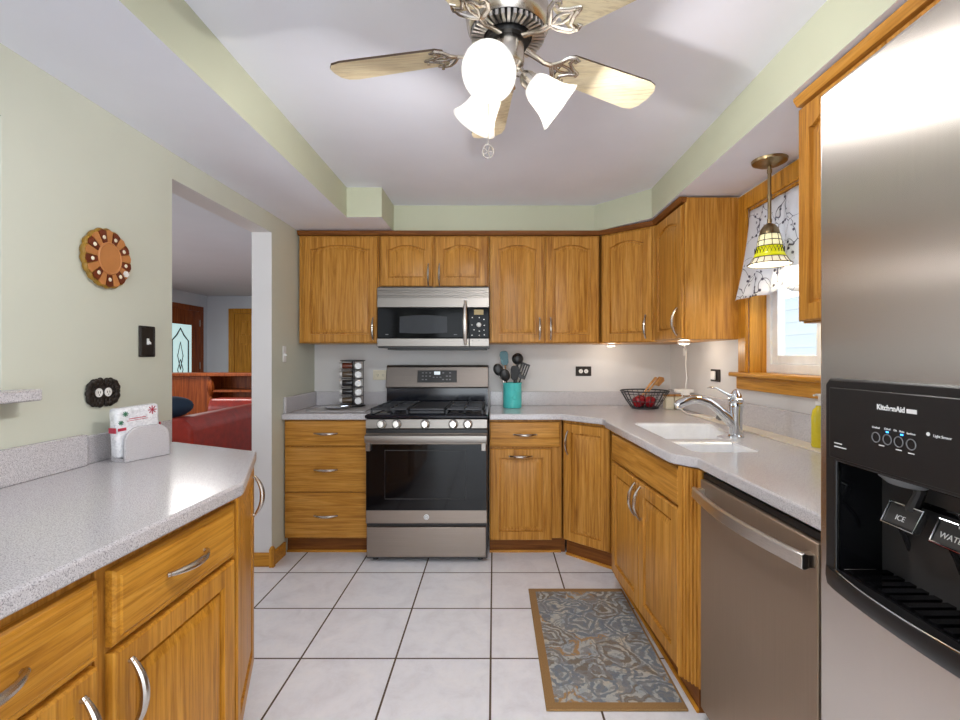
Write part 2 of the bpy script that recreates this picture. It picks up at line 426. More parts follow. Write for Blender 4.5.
m = MB(); m.box(.118, .122, WY0+.08, WY1-.08, WZ0+.08, WZ1-.08); m.build('pane', M['glass'], w, smooth=False)
# neighbouring wall outside
m = MB(); m.box(3.6, 3.7, -.5, 6.5, -.3, 2.0); struct(m.build('wall_neighbour', M['siding'], smooth=False), 'pale lap siding of the house outside the window', 'wall')

# ================================================================== living room beyond the doorway
m = MB(); m.box(-4.75, -1.6, -2.5, 7.8, -.06, 0); struct(m.build('floor_living', plain('carpet', (150,130,112), .95), smooth=False), 'carpet floor of the living room beyond the doorway', 'floor')
m = MB(); m.box(-4.75, LX-.123, -2.5, 7.8, 2.25, 2.3); m.box(LX-.123, LX-.11, -2.5, 7.8, 2.25, 2.3); struct(m.build('ceiling_living', M['living_wall'], smooth=False), 'pale ceiling of the living room beyond the doorway', 'ceiling')
m = MB(); m.box(-4.66, -4.56, -2.5, 7.73, 0, 2.25); struct(m.build('wall_living_left', M['living_wall'], smooth=False), 'pale blue wall holding the leaded glass entry door', 'wall')
m = MB(); m.box(-4.66, -1.345, 7.63, 7.73, 0, 2.25); struct(m.build('wall_living_back', M['living_wall'], smooth=False), 'pale blue wall holding the panelled oak door', 'wall')
m = MB(); m.box(-1.467, -1.40, BY, 7.63, 0, 2.25); struct(m.build('wall_living_right', M['living_wall'], smooth=False), 'pale blue wall behind the kitchen cabinets', 'wall')
m = MB(); m.box(-4.66, -4.2, -2.5, -2.4, 0, 2.25); m.box(-1.8, -1.5, -2.5, -2.4, 0, 2.25); m.box(-4.2, -1.8, -2.5, -2.4, 0, .75); struct(m.build('wall_living_rear', M['living_wall'], smooth=False), 'pale blue wall around the picture window', 'wall')
# entry door (in the left living wall, faces +x)
d = thing('door_1', 'oak entry door with a leaded glass panel in the living room', 'door', (-4.56, 7.0, 0)); d['kind'] = 'structure'
m = MB(); m.box(0, .025, .40, .50, 0, 2.06); m.box(0, .025, -.60, -.50, 0, 2.06); m.box(0, .025, -.50, .40, 1.98, 2.06); m.build('casing', M['red_wood'], d, bevel=.005)
m = MB(); m.box(0, .02, .22, .40, 0, 1.98); m.box(0, .02, -.50, -.30, 0, 1.98); m.box(0, .02, -.30, .22, 0, .55); m.box(0, .02, -.30, .22, 1.76, 1.98); m.build('slab', M['red_wood'], d, bevel=.004)
m = MB(); m.box(.004, .010, -.30, .22, .55, 1.76); m.build('leaded_glass', plain('lit_door_glass', (190,222,222), .3, 0, .55, (200,232,232)), d)
m = MB()
def lead(pts, r=.007): m.tube([(.012, y, z) for y, z in pts], r, 6)
lead([(-.22,.75), (-.22,1.52), (-.12,1.60), (-.04,1.70), (.04,1.60), (.14,1.52), (.14,.75), (.04,.68), (-.04,.62), (-.12,.68), (-.22,.75)], .012)
lead([(-.04,.9), (-.10,1.1), (-.04,1.25), (.02,1.1), (-.04,.9)]); lead([(-.04,1.1), (-.10,1.3), (-.04,1.5), (.02,1.3), (-.04,1.1)]); lead([(-.3,.8), (.22,.8)])
m.build('lead_came', M['dark_grey'], d)
for z in (.3, 1.1, 1.75):
    m = MB(); m.box(.02, .032, .385, .405, z, z+.1); m.build('hinge', M['nickel'], d)
# panelled door on the far living wall
d = thing('door_2', 'oak six-panel interior door on the far living room wall', 'door', (-4.12, 7.63, 0)); d['kind'] = 'structure'
m = MB(); m.box(-.09, 0, -.025, 0, 0, 2.05); m.box(.78, .87, -.025, 0, 0, 2.05); m.box(0, .78, -.025, 0, 1.97, 2.05); m.build('casing', M['oak_trim'], d, bevel=.005)
m = MB(); m.box(0, .78, -.012, 0, 0, 1.97)
for x0 in (.09, .43):
    for z0, z1 in ((.2,.75), (.9,1.5), (1.62,1.86)):
        for i, (e, y) in enumerate(((0,-.02), (.03,-.028))): m.box(x0+e, x0+.26-e, y, -.01, z0+e, z1-e)
m.build('slab', M['oak_trim'], d, bevel=.006)
m = MB(); m.lathe([(.012,0),(.012,.04),(.028,.05),(.026,.075),(.01,.085)], 16, aim((.72,-.012,.95), (0,-1,0))); m.build('door_knob', M['nickel'], d)
# half-wall bookcase
b = thing('bookcase', 'reddish wooden half-wall bookcase behind the red sofa', 'bookcase', (-4.5, 5.6, 0))
m = MB(); m.box(0, 2.95, -.03, .35, 1.055, 1.09); m.build('top', M['red_wood'], b, bevel=.006)
m = MB(); m.box(0, 1.16, 0, .3, 0, 1.055); m.build('panel', M['red_wood'], b)
m = MB(); m.box(1.16, 2.95, .27, .3, 0, 1.055); m.build('back_panel', M['red_wood'], b)
for z in (.66, .87):
    m = MB(); m.box(1.16, 2.95, .0, .27, z, z+.025); m.build('shelf', M['red_wood'], b)
m = MB()
m.prism([(0,0),(.03,0),(.03,.2),(.0,.2)], 0, 1.05, tr(1.16,0,0))
for i in range(3): m.tube([(1.19+.0, .01, .42+.2*i+.2*k/8*1.0) for k in range(9)], [.012+.03*abs(math.sin(PI*k/8)) for k in range(9)], 8)
m.build('scalloped_stile', M['red_wood'], b)
m = MB(); m.box(2.9, 2.95, 0, .3, 0, 1.055); m.build('end_panel', M['red_wood'], b)
# sofa
s = thing('sofa', 'long red leather sofa seen past the doorway', 'sofa', (-1.84, 2.92, 0))
m = MB(); m.box(-.86, 0, .0, 1.9, .06, .40); m.build('base', M['leather'], s, bevel=.03, seg=3)
m = MB(); m.loops([[(-.22, y, .3), (0, y, .3), (.0, y, .84), (-.06, y, .905), (-.16, y, .90), (-.20, y, .83)] for y in (.0, .05, 1.85, 1.9)]); m.build('backrest', M['leather'], s, bevel=.02, seg=3)
for y in (0, 1.68):
    m = MB(); m.loops([[(x, y, .3), (x, y+.22, .3), (x, y+.24, .80), (x, y+.20, .875), (x, y+.02, .875), (x, y-.02, .80)] for x in (-.9, -.86, -.2, -.15)]); m.build('armrest', M['leather'], s, bevel=.02, seg=3)
for y in (.24, .96):
    m = MB(); m.box(-.88, -.2, y, y+.70, .38, .50); m.build('seat_cushion', M['leather'], s, bevel=.04, seg=3)
for x, y in ((-.8,.08), (-.1,.08), (-.8,1.8), (-.1,1.8)):
    m = MB(); m.lathe([(.02,0),(.03,.07)], 12, tr(x,y,0)); m.build('foot', M['black'], s)
p = MB(); p.sphere((0,0,0), .17, 1.1, .5, .45, 12, tr(-2.10, 3.03, .95) @ rzm(.2) @ ry(-.12))
tag(p.build('throw_pillow', M['navy']), 'navy blue pillow on the arm of the red sofa', 'pillow')

# ================================================================== cabinet builders
def panel_mesh(x0, x1, z0, z1, yf, th=.02, stile=.055, rise=0.0, N=15, slab=False, step=False):
    m = MB()
    def contour(i, y, arch):
        pts = [(x0+i, y, z0+i), (x1-i, y, z0+i)]
        for k in range(N):
            t = k/(N-1); x = x1-i - t*(x1-x0-2*i)
            u = abs(2*t-1); u = min(1, u/.86)
            z = z1-i - (arch*u*u if arch else 0)
            pts.append((x, y, z))
        return pts
    if slab:
        L = [contour(0, yf+th, 0), contour(0, yf+.006, 0), contour(.005, yf+.001, 0)]
        if step: L += [contour(.014, yf+.001, 0), contour(.018, yf-.002, 0)]
        else: L += [contour(.010, yf, 0)]
    else:
        L = [contour(0, yf+th, 0), contour(0, yf+.005, 0), contour(.005, yf, 0), contour(stile, yf, rise), contour(stile+.0025, yf+.013, rise),
             contour(stile+.011, yf+.013, rise), contour(stile+.013, yf+.008, rise), contour(stile+.034, yf+.002, rise), contour(stile+.038, yf+.001, rise)]
    m.loops(L)
    return m
def pull(parent, cx, cz, yf, L=.152, vert=False, mat=None, out=.028):
    P = []; R = []
    for k in range(17):
        t = -1+2*k/16; a = t*L/2; o = yf-.004-out*(1-abs(t)**2.2)
        P.append((cx, o, cz+a) if vert else (cx+a, o, cz)); R.append(.0046+.0046*(1-t*t))
    m = MB().tube(P, R, 10)
    for t in (-1, 1):
        a = t*(L/2-.006)
        c = (cx, yf, cz+a) if vert else (cx+a, yf, cz)
        m.lathe([(.0055,0),(.005,.012)], 10, aim(c, (0,-1,0)))
    return m.build('handle', mat or M['nickel'], parent)
def door(parent, x0, x1, z0, z1, yf=0, rise=.028, handle=None, mat=None, stile=.055, vert=True, name='door'):
    o = panel_mesh(x0, x1, z0, z1, yf, stile=stile, rise=rise).build(name, mat or M['oak_v'], parent, angle=25)
    if handle: pull(o, handle[0], handle[1], yf, vert=vert)
    return o
def drawer(parent, x0, x1, z0, z1, yf=0, mat=None, handle=True, step=False, name='drawer'):
    o = panel_mesh(x0, x1, z0, z1, yf, slab=True, step=step).build(name, mat or M['oak_h'], parent, angle=25)
    if handle: pull(o, (x0+x1)/2, (z0+z1)/2, yf)
    return o
def to_loc(t, pts):
    c, s_ = math.cos(-t.rotation_euler.z), math.sin(-t.rotation_euler.z)
    return [((x-t.location.x)*c-(y-t.location.y)*s_, (x-t.location.x)*s_+(y-t.location.y)*c) for x, y in pts]

# ------------------------------------------------------------------ upper cabinets
UY, UZ0, UZ1 = 3.292, 1.372, 2.108
UX = lambda x: (x-494)/145.8
def upper(label, loc, rz, w, z0, doors, depth, body=None, crown_x=None, name='upper_cabinet', group=None):
    t = thing(name, label, 'cabinet', loc, rz, group)
    m = MB()
    if body: m.prism(to_loc(t, body), z0, UZ1+.032)
    else: m.box(0, w, .021, depth, z0, UZ1+.032)
    m.build('body', M['oak_v'], t, bevel=.002)
    a, b_ = crown_x or (-.002, w+.002)
    m = MB(); m.loops([[(q, .025, UZ1+.004), (q, .0, UZ1+.006), (q, -.012, UZ1+.026), (q, -.012, UZ1+.034), (q, .03, UZ1+.034)] for q in (a, b_)])
    m.build('crown_moulding', M['oak_h'] if 'refrigerator' in label else M['oak_dark'], t)  # darker oak puts the crown's shadow into the colour, except by the refrigerator
    for (x0, x1, hx) in doors:
        door(t, x0, x1, z0+.006, UZ1-.006, 0, handle=(hx, z0+.10) if z0 < 1.5 else (hx, z0+.085))
    return t
x0 = -1.344
W1 = UX(378.6)-x0
upper('wide single-door oak upper cabinet above the spice rack', (x0, UY, 0), 0, W1, UZ0, [(UX(302.5)-x0, UX(377.3)-x0, UX(374)-x0-.006)], BY-UY-.002)
x1 = UX(379.0)
upper('short two-door oak upper cabinet above the microwave', (x1, UY, 0), 0, UX(489)-x1, 1.757, [(UX(380.5)-x1, UX(432.8)-x1, UX(428.5)-x1), (UX(435.5)-x1, UX(488)-x1, UX(439.5)-x1)], BY-UY-.002)
x2 = UX(489.5)
upper('tall two-door oak upper cabinet above the teal utensil crock', (x2, UY, 0), 0, UX(600)-x2, UZ0, [(UX(490.8)-x2, UX(544.2)-x2, UX(539.5)-x2), (UX(545.8)-x2, UX(598.4)-x2, UX(550.5)-x2)], BY-UY-.002)
P1, P2 = (.730, 3.288), (1.0135, 3.050)
dl = math.hypot(P2[0]-P1[0], P2[1]-P1[1]); da = math.atan2(P2[1]-P1[1], P2[0]-P1[0])
upper('angled one-door oak upper cabinet in the corner above the fruit basket', (*P1, 0), da, dl, UZ0, [(.012, dl-.012, dl-.05)], 0,
      body=[(.741, 3.302), (.741, BY-.002), (RX-.002, BY-.002), (RX-.002, 3.052), (1.030, 3.052)])
RY0 = 2.594
upper('oak upper cabinet with a plain end panel beside the window', (1.0135, 3.045, 0), -PI/2, 3.045-RY0, UZ0, [(.010, 3.045-RY0-.012, 3.045-RY0-.055)], RX-1.0135-.002)
upper('oak upper cabinet partly hidden by the refrigerator', (1.018, 1.612, 0), -PI/2, .72, 1.388, [(.004, .355, .32), (.362, .716, .40)], RX-1.018-.002)
upper('short oak cabinet above the refrigerator', (1.018, .888, 0), -PI/2, .95, 1.80, [(.004, .47, .43), (.478, .946, .52)], RX-1.018-.002)

# ------------------------------------------------------------------ base cabinets
BYF = 3.087
BX = lambda x: (x-494)/155.5
BH = lambda y: CAM_H-(y-357.5)/155.5
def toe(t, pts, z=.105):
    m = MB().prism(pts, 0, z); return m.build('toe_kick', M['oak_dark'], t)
def rounding(t, a, b):
    m = MB().tube([(a[0], a[1], .006), (b[0], b[1], .006)], .009, 8); m.build('quarter_round', M['oak_trim_h'], t)
xb = LXF+.002; xe = -.805
t = thing('base_cabinet', 'three-drawer oak base cabinet beside the range', 'cabinet', (xb, BYF, 0))
w_ = xe-xb
MB().box(0, w_, .021, BY-BYF-.002, .105, .874).build('body', M['oak_v'], t)
toe(t, [(0, .065), (w_, .065), (w_, .2), (0, .2)]); rounding(t, (0, .06), (w_, .06))
for a, b_ in ((420.7, 445.9), (447.3, 491.9), (493, 537.9)):
    drawer(t, BX(284.3)-xb, w_-.008, BH(b_), BH(a))
xc = -.029
t = thing('base_cabinet', 'oak base cabinet with one drawer over a pull-out door, between range and corner', 'cabinet', (xc, BYF, 0))
w_ = BX(562)-xc
MB().box(0, w_, .021, BY-BYF-.002, .105, .874).build('body', M['oak_v'], t)
toe(t, [(0, .06), (w_+.028, .06), (w_+.028, .2), (0, .2)]); rounding(t, (0, .056), (w_, .056))
drawer(t, .004, BX(560)-xc, BH(447), BH(422))
dr = door(t, .004, BX(551.8)-xc, BH(540.4), BH(449), rise=0); pull(dr, (BX(520.5))-xc, BH(456), 0)
# angled corner base
Q1, Q2 = (.437, 3.075), (.700, 2.835)
ql = math.hypot(Q2[0]-Q1[0], Q2[1]-Q1[1]); qa = math.atan2(Q2[1]-Q1[1], Q2[0]-Q1[0])
t = thing('base_cabinet', 'angled oak base cabinet with one tall door in the corner', 'cabinet', (*Q1, 0), qa)
MB().prism(to_loc(t, [(.448, 3.094), (.448, BY-.002), (1.05, BY-.002), (1.05, 2.85), (.716, 2.850)]), .105, .874).build('body', M['oak_v'], t)
toe(t, [(0.0, .05), (ql, .05), (ql-.05, .2), (.05, .2)]); rounding(t, (0, .046), (ql, .046))
door(t, .008, ql-.02, .112, .855, rise=0, handle=(.045, .735))
# sink base with fluted pilaster
A, B = (.640, 2.62), (.685, 1.787)
sl = math.hypot(B[0]-A[0], B[1]-A[1]); sa = math.atan2(B[1]-A[1], B[0]-A[0])
t = thing('sink_cabinet', 'oak sink base cabinet with two doors and a fluted corner post', 'cabinet', (*A, 0), sa)
MB().prism(to_loc(t, [(.661, 2.62), (.706, 1.787), (.75, 1.735), (1.328, 1.735), (1.328, 2.62)]), .105, .69).prism(to_loc(t, [(.661, 2.62), (.706, 1.787), (.75, 1.735), (.76, 1.78), (.724, 1.83), (.685, 2.62)]), .69, .872).build('body', M['oak_v'], t)
toe(t, to_loc(t, [(.715, 2.80), (.735, 1.72), (.90, 1.72), (.90, 2.80)])); rounding(t, *to_loc(t, [(.712, 2.80), (.733, 1.72)]))
drawer(t, .004, sl-.006, .722, .858, handle=False, name='false_drawer_front')
door(t, .004, sl/2-.002, .112, .708, rise=0, handle=(sl/2-.035, .615)); door(t, sl/2+.002, sl-.006, .112, .708, rise=0, handle=(sl/2+.035, .615))
m = MB()
Pa, Pb = (.685, 1.786), (.737, 1.702); pa = math.atan2(Pb[1]-Pa[1], Pb[0]-Pa[0]); pl = math.hypot(Pb[0]-Pa[0], Pb[1]-Pa[1])
prof = [(0, 0)]
for k in range(5):
    c0 = .012+(pl-.024)*k/5; wd = (pl-.024)/5
    prof += [(c0+wd*.2, 0), (c0+wd*.35, .006), (c0+wd*.65, .006), (c0+wd*.8, 0)]
prof += [(pl, 0), (pl, .03), (0, .03)]
ca, sa_ = math.cos(pa), math.sin(pa)
m.prism(to_loc(t, [(Pa[0]+x*ca-y*sa_, Pa[1]+x*sa_+y*ca) for x, y in prof]), .092, .872)
m.build('fluted_post', M['oak_v'], t)

# ------------------------------------------------------------------ peninsula cabinets
PX = -.757
def pen(label, y0, w, hside):
    t = thing('base_cabinet', label, 'cabinet', (PX, y0, 0), PI/2)
    MB().box(0, w, .021, .60, .105, .872).build('body', M['oak_v'], t)
    toe(t, [(0, .08), (w, .08), (w, .2), (0, .2)])
    drawer(t, .024, w-.007, .695, .848, step=True, mat=M['oak_trim_h'])
    door(t, .024, w-.007, .115, .682, rise=0, handle=(hside, .575), mat=M['oak_trim'])
    return t
pen('golden oak peninsula cabinet with drawer and door at the counter corner', .935, .478, .062)
pen('golden oak peninsula cabinet cut by the picture edge', .450, .478, .43)
E1, E2 = (-.757, 1.417), (-.920, 1.843)
el = math.hypot(E2[0]-E1[0], E2[1]-E1[1]); ea = math.atan2(E2[1]-E1[1], E2[0]-E1[0])
t = thing('base_cabinet', 'angled oak cabinet closing the end of the peninsula', 'cabinet', (*E1, 0), ea)
MB().prism(to_loc(t, [(-.778, 1.417), (-.939, 1.843), (-1.36, 2.035), (-1.36, 1.417)]), .105, .872).build('body', M['oak_trim'], t)
toe(t, to_loc(t, [(-.84, 1.417), (-.99, 1.78), (-1.3, 1.95), (-1.3, 1.417)]))
door(t, .010, el-.008, .115, .860, rise=0, handle=(el-.05, .755), mat=M['oak_trim'])

# ------------------------------------------------------------------ countertops
CT0, CT1 = .876, .914
t = thing('countertop', 'short grey speckled countertop under the spice rack', 'countertop', (0, 0, 0))
MB().slab([(LXF+.001, 3.06), (-.806, 3.06), (-.806, BY-.001), (LXF+.001, BY-.001)], [], CT0, CT1).build('slab', M['counter'], t, bevel=.006, seg=3)
m = MB(); m.box(LXF+.02, -.806, BY-.02, BY-.001, CT1, 1.018); m.box(LXF+.001, LXF+.019, 3.09, BY-.001, CT1, 1.018); m.build('backsplash', M['counter'], t, bevel=.003)
t = thing('countertop', 'long L-shaped speckled countertop holding the sink', 'countertop', (0, 0, 0))
hole_far = [(.765, 2.13), (.765, 2.62), (.79, 2.645), (1.16, 2.645), (1.185, 2.62), (1.12, 2.30), (1.03, 2.22), (1.025, 2.13)]
hole_near = [(.79, 1.83), (.765, 1.86), (.765, 2.06), (1.025, 2.06), (1.025, 1.86), (1.0, 1.83)]
outer = [(xc+.001, 3.06), (.425, 3.055), (.640, 2.835), (.640, 2.74), (.628, 2.715), (.660, 1.815), (.672, 1.79), (.714, 1.738), (.730, 1.722), (.749, .905), (RX-.001, .905), (RX-.001, BY-.001), (xc+.001, BY-.001)]
MB().slab(outer, [hole_far, hole_near], CT0, CT1).build('slab', M['counter'], t, bevel=.006, seg=3)
m = MB(); m.box(xc+.001, RX-.02, BY-.02, BY-.001, CT1, 1.018); m.box(RX-.019, RX-.001, .91, BY-.001, CT1, 1.035); m.build('backsplash', M['counter'], t, bevel=.003)
m = MB(); m.box(1.225, RX-.019, 1.0, 3.0, CT1, CT1+.006); m.build('deck_ledge', plain('warm_ledge', (222,212,196), .3), t, bevel=.002)
t = thing('countertop', 'grey speckled peninsula countertop holding the napkin holder', 'countertop', (0, 0, 0))
MB().slab([(-.745, -.6), (-.742, .748), (-.722, 1.375), (-.726, 1.393), (-.914, 1.848), (LX+.002, 2.06), (LX+.002, -.6)], [], CT0, CT1).build('slab', M['counter'], t, bevel=.007, seg=3)
m = MB(); m.box(LX+.001, LX+.022, -.6, 1.60, CT1, 1.018); m.box(LX+.001, LX+.008, 1.60, 2.04, CT1, 1.010); m.build('backsplash', M['counter'], t, bevel=.003)
t = thing('ledge_shelf', 'speckled ledge shelf of the wall pass-through', 'shelf', (LX, 0, 0))
MB().box(.001, .075, -.6, 1.384, 1.150, 1.183).build('slab', M['counter'], t, bevel=.005)
MB().box(-.125, .001, -.6, 1.338, 1.150, 1.183).build('sill', M['counter'], t)
m = MB(); m.loops([[(.001, y, 1.149), (.05, y, 1.149), (.05, y, 1.12), (.02, y, 1.085), (.001, y, 1.085)] for y in (1.23, 1.275)]); m.build('bracket', M['wall'], t)

# ------------------------------------------------------------------ sink and faucet
def basin(parent, hole, depth, name='basin'):
    m = MB(); cx = sum(p[0] for p in hole)/len(hole); cy = sum(p[1] for p in hole)/len(hole)
    sc = lambda k, z: [(cx+(x-cx)*k, cy+(y-cy)*k, z) for x, y in hole]
    m.loops([sc(1.0, CT1-.004), sc(.985, CT1-.02), sc(.95, CT1-depth+.03), sc(.88, CT1-depth), sc(.1, CT1-depth-.004)], False, True)
    o = m.build(name, M['sink'], parent, angle=60)
    sd = o.modifiers.new('s', 'SOLIDIFY'); sd.thickness = .006; sd.offset = 1
    m = MB(); m.lathe([(.001,.004),(.03,.004),(.04,.0015),(.042,0)], 20, tr(cx, cy, CT1-depth), False, False); m.build('drain', M['chrome'], o)
M['sink'] = plain('white_sink', (240,240,242), .18)
t = thing('sink', 'white double basin sink set in the long countertop', 'sink', (0,0,0))
basin(t, hole_far, .17); basin(t, hole_near, .12)
t = thing('faucet', 'chrome pull-out faucet standing behind the white sink', 'faucet', (1.095, 2.174, CT1))
MB().lathe([(.034,0),(.034,.006),(.028,.012),(.027,.10),(.031,.135),(.033,.15),(.030,.158),(.033,.163),(.033,.172),(.026,.178)], 28).build('body', M['chrome'], t)
P = []; R = []
for p_, r_ in (((0,0,.045),.024), ((-.035,.005,.085),.024), ((-.075,.01,.125),.0215), ((-.115,.015,.155),.020), ((-.155,.02,.168),.0195), ((-.195,.02,.168),.020), ((-.225,.02,.158),.021), ((-.25,.02,.146),.021), ((-.262,.02,.139),.017)):
    P.append(p_); R.append(r_)
MB().tube(P, R, 16).build('spout', M['chrome'], t)
m = MB(); m.lathe([(.026,0),(.024,.015),(.014,.03),(.011,.036),(.003,.04)], 20, tr(0,0,.176))
m.tube([(0,0,.19), (-.03,.0,.188), (-.06,0,.205), (-.09,0,.222), (-.115,0,.224), (-.128,0,.222)], [.013,.011,.008,.007,.007,.004], 12, flat=.7)
m.build('lever_handle', M['chrome'], t)

# ------------------------------------------------------------------ dishwasher
A, B = (.727, 1.693), (.7435, 1.10)
dw = math.hypot(B[0]-A[0], B[1]-A[1]); dwa = math.atan2(B[1]-A[1], B[0]-A[0])
t = thing('dishwasher', 'slate steel dishwasher with a curved bar handle', 'dishwasher', (*A, 0), dwa)
MB().box(.002, dw-.002, .045, .57, .03, .870).build('tub', M['black'], t)
MB().box(.002, dw-.002, 0, .044, .045, .846).build('door', M['slate_v'], t, bevel=.004)
MB().box(.006, dw-.006, .010, .044, .850, .868).build('control_strip', M['black'], t)
m = MB(); ring_p = []
for k in range(17):
    u = k/16; x = .008+(dw-.016)*u; y = -.026-.030*math.sin(PI*u)
    ring_p.append([(x, y, .782), (x, y-.008, .786), (x, y-.008, .818), (x, y, .822), (x, y+.010, .818), (x, y+.010, .786)])
m.loops(ring_p)
for x in (.010, dw-.034): m.box(x, x+.024, -.026, .002, .786, .818)
m.build('handle', M['bright_steel'], t, bevel=.002)
MB().box(.02, dw-.02, .05, .08, 0, .09).build('toe_panel', M['black'], t)
MB().lathe([(.004,0),(.004,.002)], 12, aim((.25,0,.10), (0,-1,0))).build('badge', M['steel'], t)

# ------------------------------------------------------------------ refrigerator
t = thing('refrigerator', 'stainless side-by-side refrigerator with a black dispenser', 'refrigerator', (.6, .886, 0), -PI/2)
FT = 1.757
MB().box(.004, .908, .072, .68, .02, FT-.01).build('body', M['dark_grey'], t)
DX0, DX1, DZ0, DZ1 = .053, .345, .905, 1.094
m = MB()
m.slab([(0, .10), (.40, .10), (.40, FT), (0, FT)], [[(DX0, DZ0), (DX1, DZ0), (DX1, DZ1), (DX0, DZ1)]], 0, .068)
for v in m.bm.verts: v.co = Vector((v.co.x, v.co.z, v.co.y))
fd = m.build('freezer_door', M['fridge_steel'], t, bevel=.007, seg=3)
m = MB(); m.box(.407, .912, 0, .068, .10, FT); fr = m.build('fridge_door', M['fridge_steel'], t, bevel=.007, seg=3)
for par, x in ((fd, .372), (fr, .435)):
    m = MB(); m.tube([(x,-.05,.45),(x,-.055,.9),(x,-.05,1.62)], .011, 12)
    for z in (.47, 1.60): m.tube([(x,0,z),(x,-.05,z)], .009, 10)
    m.build('handle', M['steel'], par)
MB().box(.01, .90, .03, .08, .0, .09).build('base_grille', M['black'], t)
# dispenser
m = MB()
o_ = [(.030, .886), (.040, .876), (.357, .876), (.368, .886), (.368, 1.230), (.360, 1.238), (.038, 1.238), (.030, 1.230)]
m.slab(o_, [[(DX0, DZ0), (DX1, DZ0), (DX1, DZ1), (DX0, DZ1)]], -.008, -.0005)
for v in m.bm.verts: v.co = Vector((v.co.x, v.co.z, v.co.y))
dsp = m.build('dispenser', M['black'], t, bevel=.005, seg=3)
def text(body, size, T, mat, parent, name='lettering', ext=.0003, bold=0):
    cu = bpy.data.curves.new(name, 'FONT'); cu.body = body; cu.size = size; cu.extrude = ext; cu.align_x = 'CENTER'; cu.align_y = 'CENTER'; cu.offset = bold
    tmp = bpy.data.objects.new('tmp', cu); C.objects.link(tmp); bpy.context.view_layer.update()
    me = bpy.data.meshes.new_from_object(tmp.evaluated_get(bpy.context.evaluated_depsgraph_get()))
    bpy.data.objects.remove(tmp); bpy.data.curves.remove(cu)
    me.transform(T); me.materials.clear(); me.materials.append(mat)
    o = bpy.data.objects.new(name, me); C.objects.link(o); o.parent = parent
    return o
def FT_(x, y, z): return tr(x, y, z) @ rx(PI/2)     # text facing local -y
FP = -.0110
MB().box(.042, .358, -.0105, -.0075, 1.100, 1.222).build('control_panel', M['black'], dsp, bevel=.002)
text('KitchenAid', .0112, FT_(.1726, FP, 1.198), M['mark'], dsp, bold=.0003)
MB().box(.2005, .217, FP, -.0104, 1.1945, 1.2005).build('badge', M['mark'], dsp)
BXS = (.1455, .1669, .1872, .2081)
for x in BXS:
    m = MB(); m.tube([(x+.0075*math.cos(2*PI*k/24), FP, 1.151+.0075*math.sin(2*PI*k/24)) for k in range(24)], .0008, 6, closed=True); m.build('button', M['grey'], dsp)
for s_, x, z, sz in (('Crushed', .1455, 1.1660, .0042), ('Cubed', .1669, 1.1668, .0042), ('On', .181, 1.1668, .0042), ('Auto', .1925, 1.1668, .0042), ('Lockout', .2081, 1.1660, .0042), ('Light Sensor', .2555, 1.169, .0052)):
    text(s_, sz, FT_(x, FP, z), M['mark'], dsp)
for x, z in ((.1562, 1.1405), (.1872, 1.1395), (.2081, 1.1385)):
    MB().box(x-.005, x+.005, FP, -.0104, z-.0010, z+.0004).build('printed_mark', M['mark'], dsp)
for x in (.1669, .1925): MB().box(x-.002, x+.002, FP-.0003, -.0104, 1.1612, 1.1632).build('indicator', M['led'], dsp)
MB().lathe([(.003,0),(.0025,.0012)], 12, aim((.2345, FP+.001, 1.170), (0,-1,0))).build('light_sensor', M['mark'], dsp)
for k, L in enumerate((.018, .028)): MB().box(.055, .055+L, FP, -.0104, 1.126-.006*k, 1.1276-.006*k).build('printed_mark', M['mark'], dsp)
# cavity
m = MB(); m.box(DX0, DX1, .105, .110, DZ0, DZ1); m.box(DX0-.001, DX0+.002, .0, .11, DZ0, DZ1); m.box(DX1-.002, DX1+.001, 0, .11, DZ0, DZ1); m.box(DX0, DX1, 0, .11, DZ1-.002, DZ1+.001); m.box(DX0, DX1, 0, .11, DZ0-.001, DZ0+.002)
m.build('cavity', M['black_gloss'], dsp, smooth=False)
m = MB(); m.loops([[(DX0+.01, .104, DZ0+.02), (DX1-.01, .104, DZ0+.02), (DX1-.01, .104, DZ1-.04), (DX0+.01, .104, DZ1-.04)], [(DX0+.06, .085, DZ0+.03), (DX1-.06, .085, DZ0+.03), (DX1-.05, .07, DZ1-.04), (DX0+.05, .07, DZ1-.04)]]); m.build('splash_back', M['black_gloss'], dsp, bevel=.01, seg=3)
for x, word in ((.133, 'ICE'), (.220, 'WATER')):
    T = tr(x, .045, 1.022) @ rx(-.45)
    m = MB(); m.box(-.030, .030, -.006, .006, -.018, .018, T); pd = m.build('paddle', M['dark_grey'], dsp, bevel=.004)
    m = MB(); m.tube([T @ Vector(p) for p in ((-.030,-.006,-.018),(.030,-.006,-.018),(.030,-.006,.018),(-.030,-.006,.018))], .0022, 8, closed=True)
    m.build('paddle_rim', M['chrome'], dsp)
    text(word, .012, T @ tr(0, -.0068, -.004) @ rx(PI/2), M['mark'], dsp)
    m = MB(); m.tube([(x+.006, .05, 1.035), (x+.012, .058, 1.065), (x+.012, .06, DZ1)], [.010,.008,.012], 10); m.tube([(x-.018, .05, 1.005), (x-.024, .065, .985), (x-.026, .08, .95)], .004, 8); m.build('paddle_arm', M['jar_glass'], dsp)
m = MB(); m.lathe([(.03,0),(.026,.012),(.018,.02)], 24, aim((.135,.045,DZ1), (0,0,-1)) @ Matrix.Diagonal((1.7,1,1,1))); m.build('ice_chute', M['grey'], dsp)
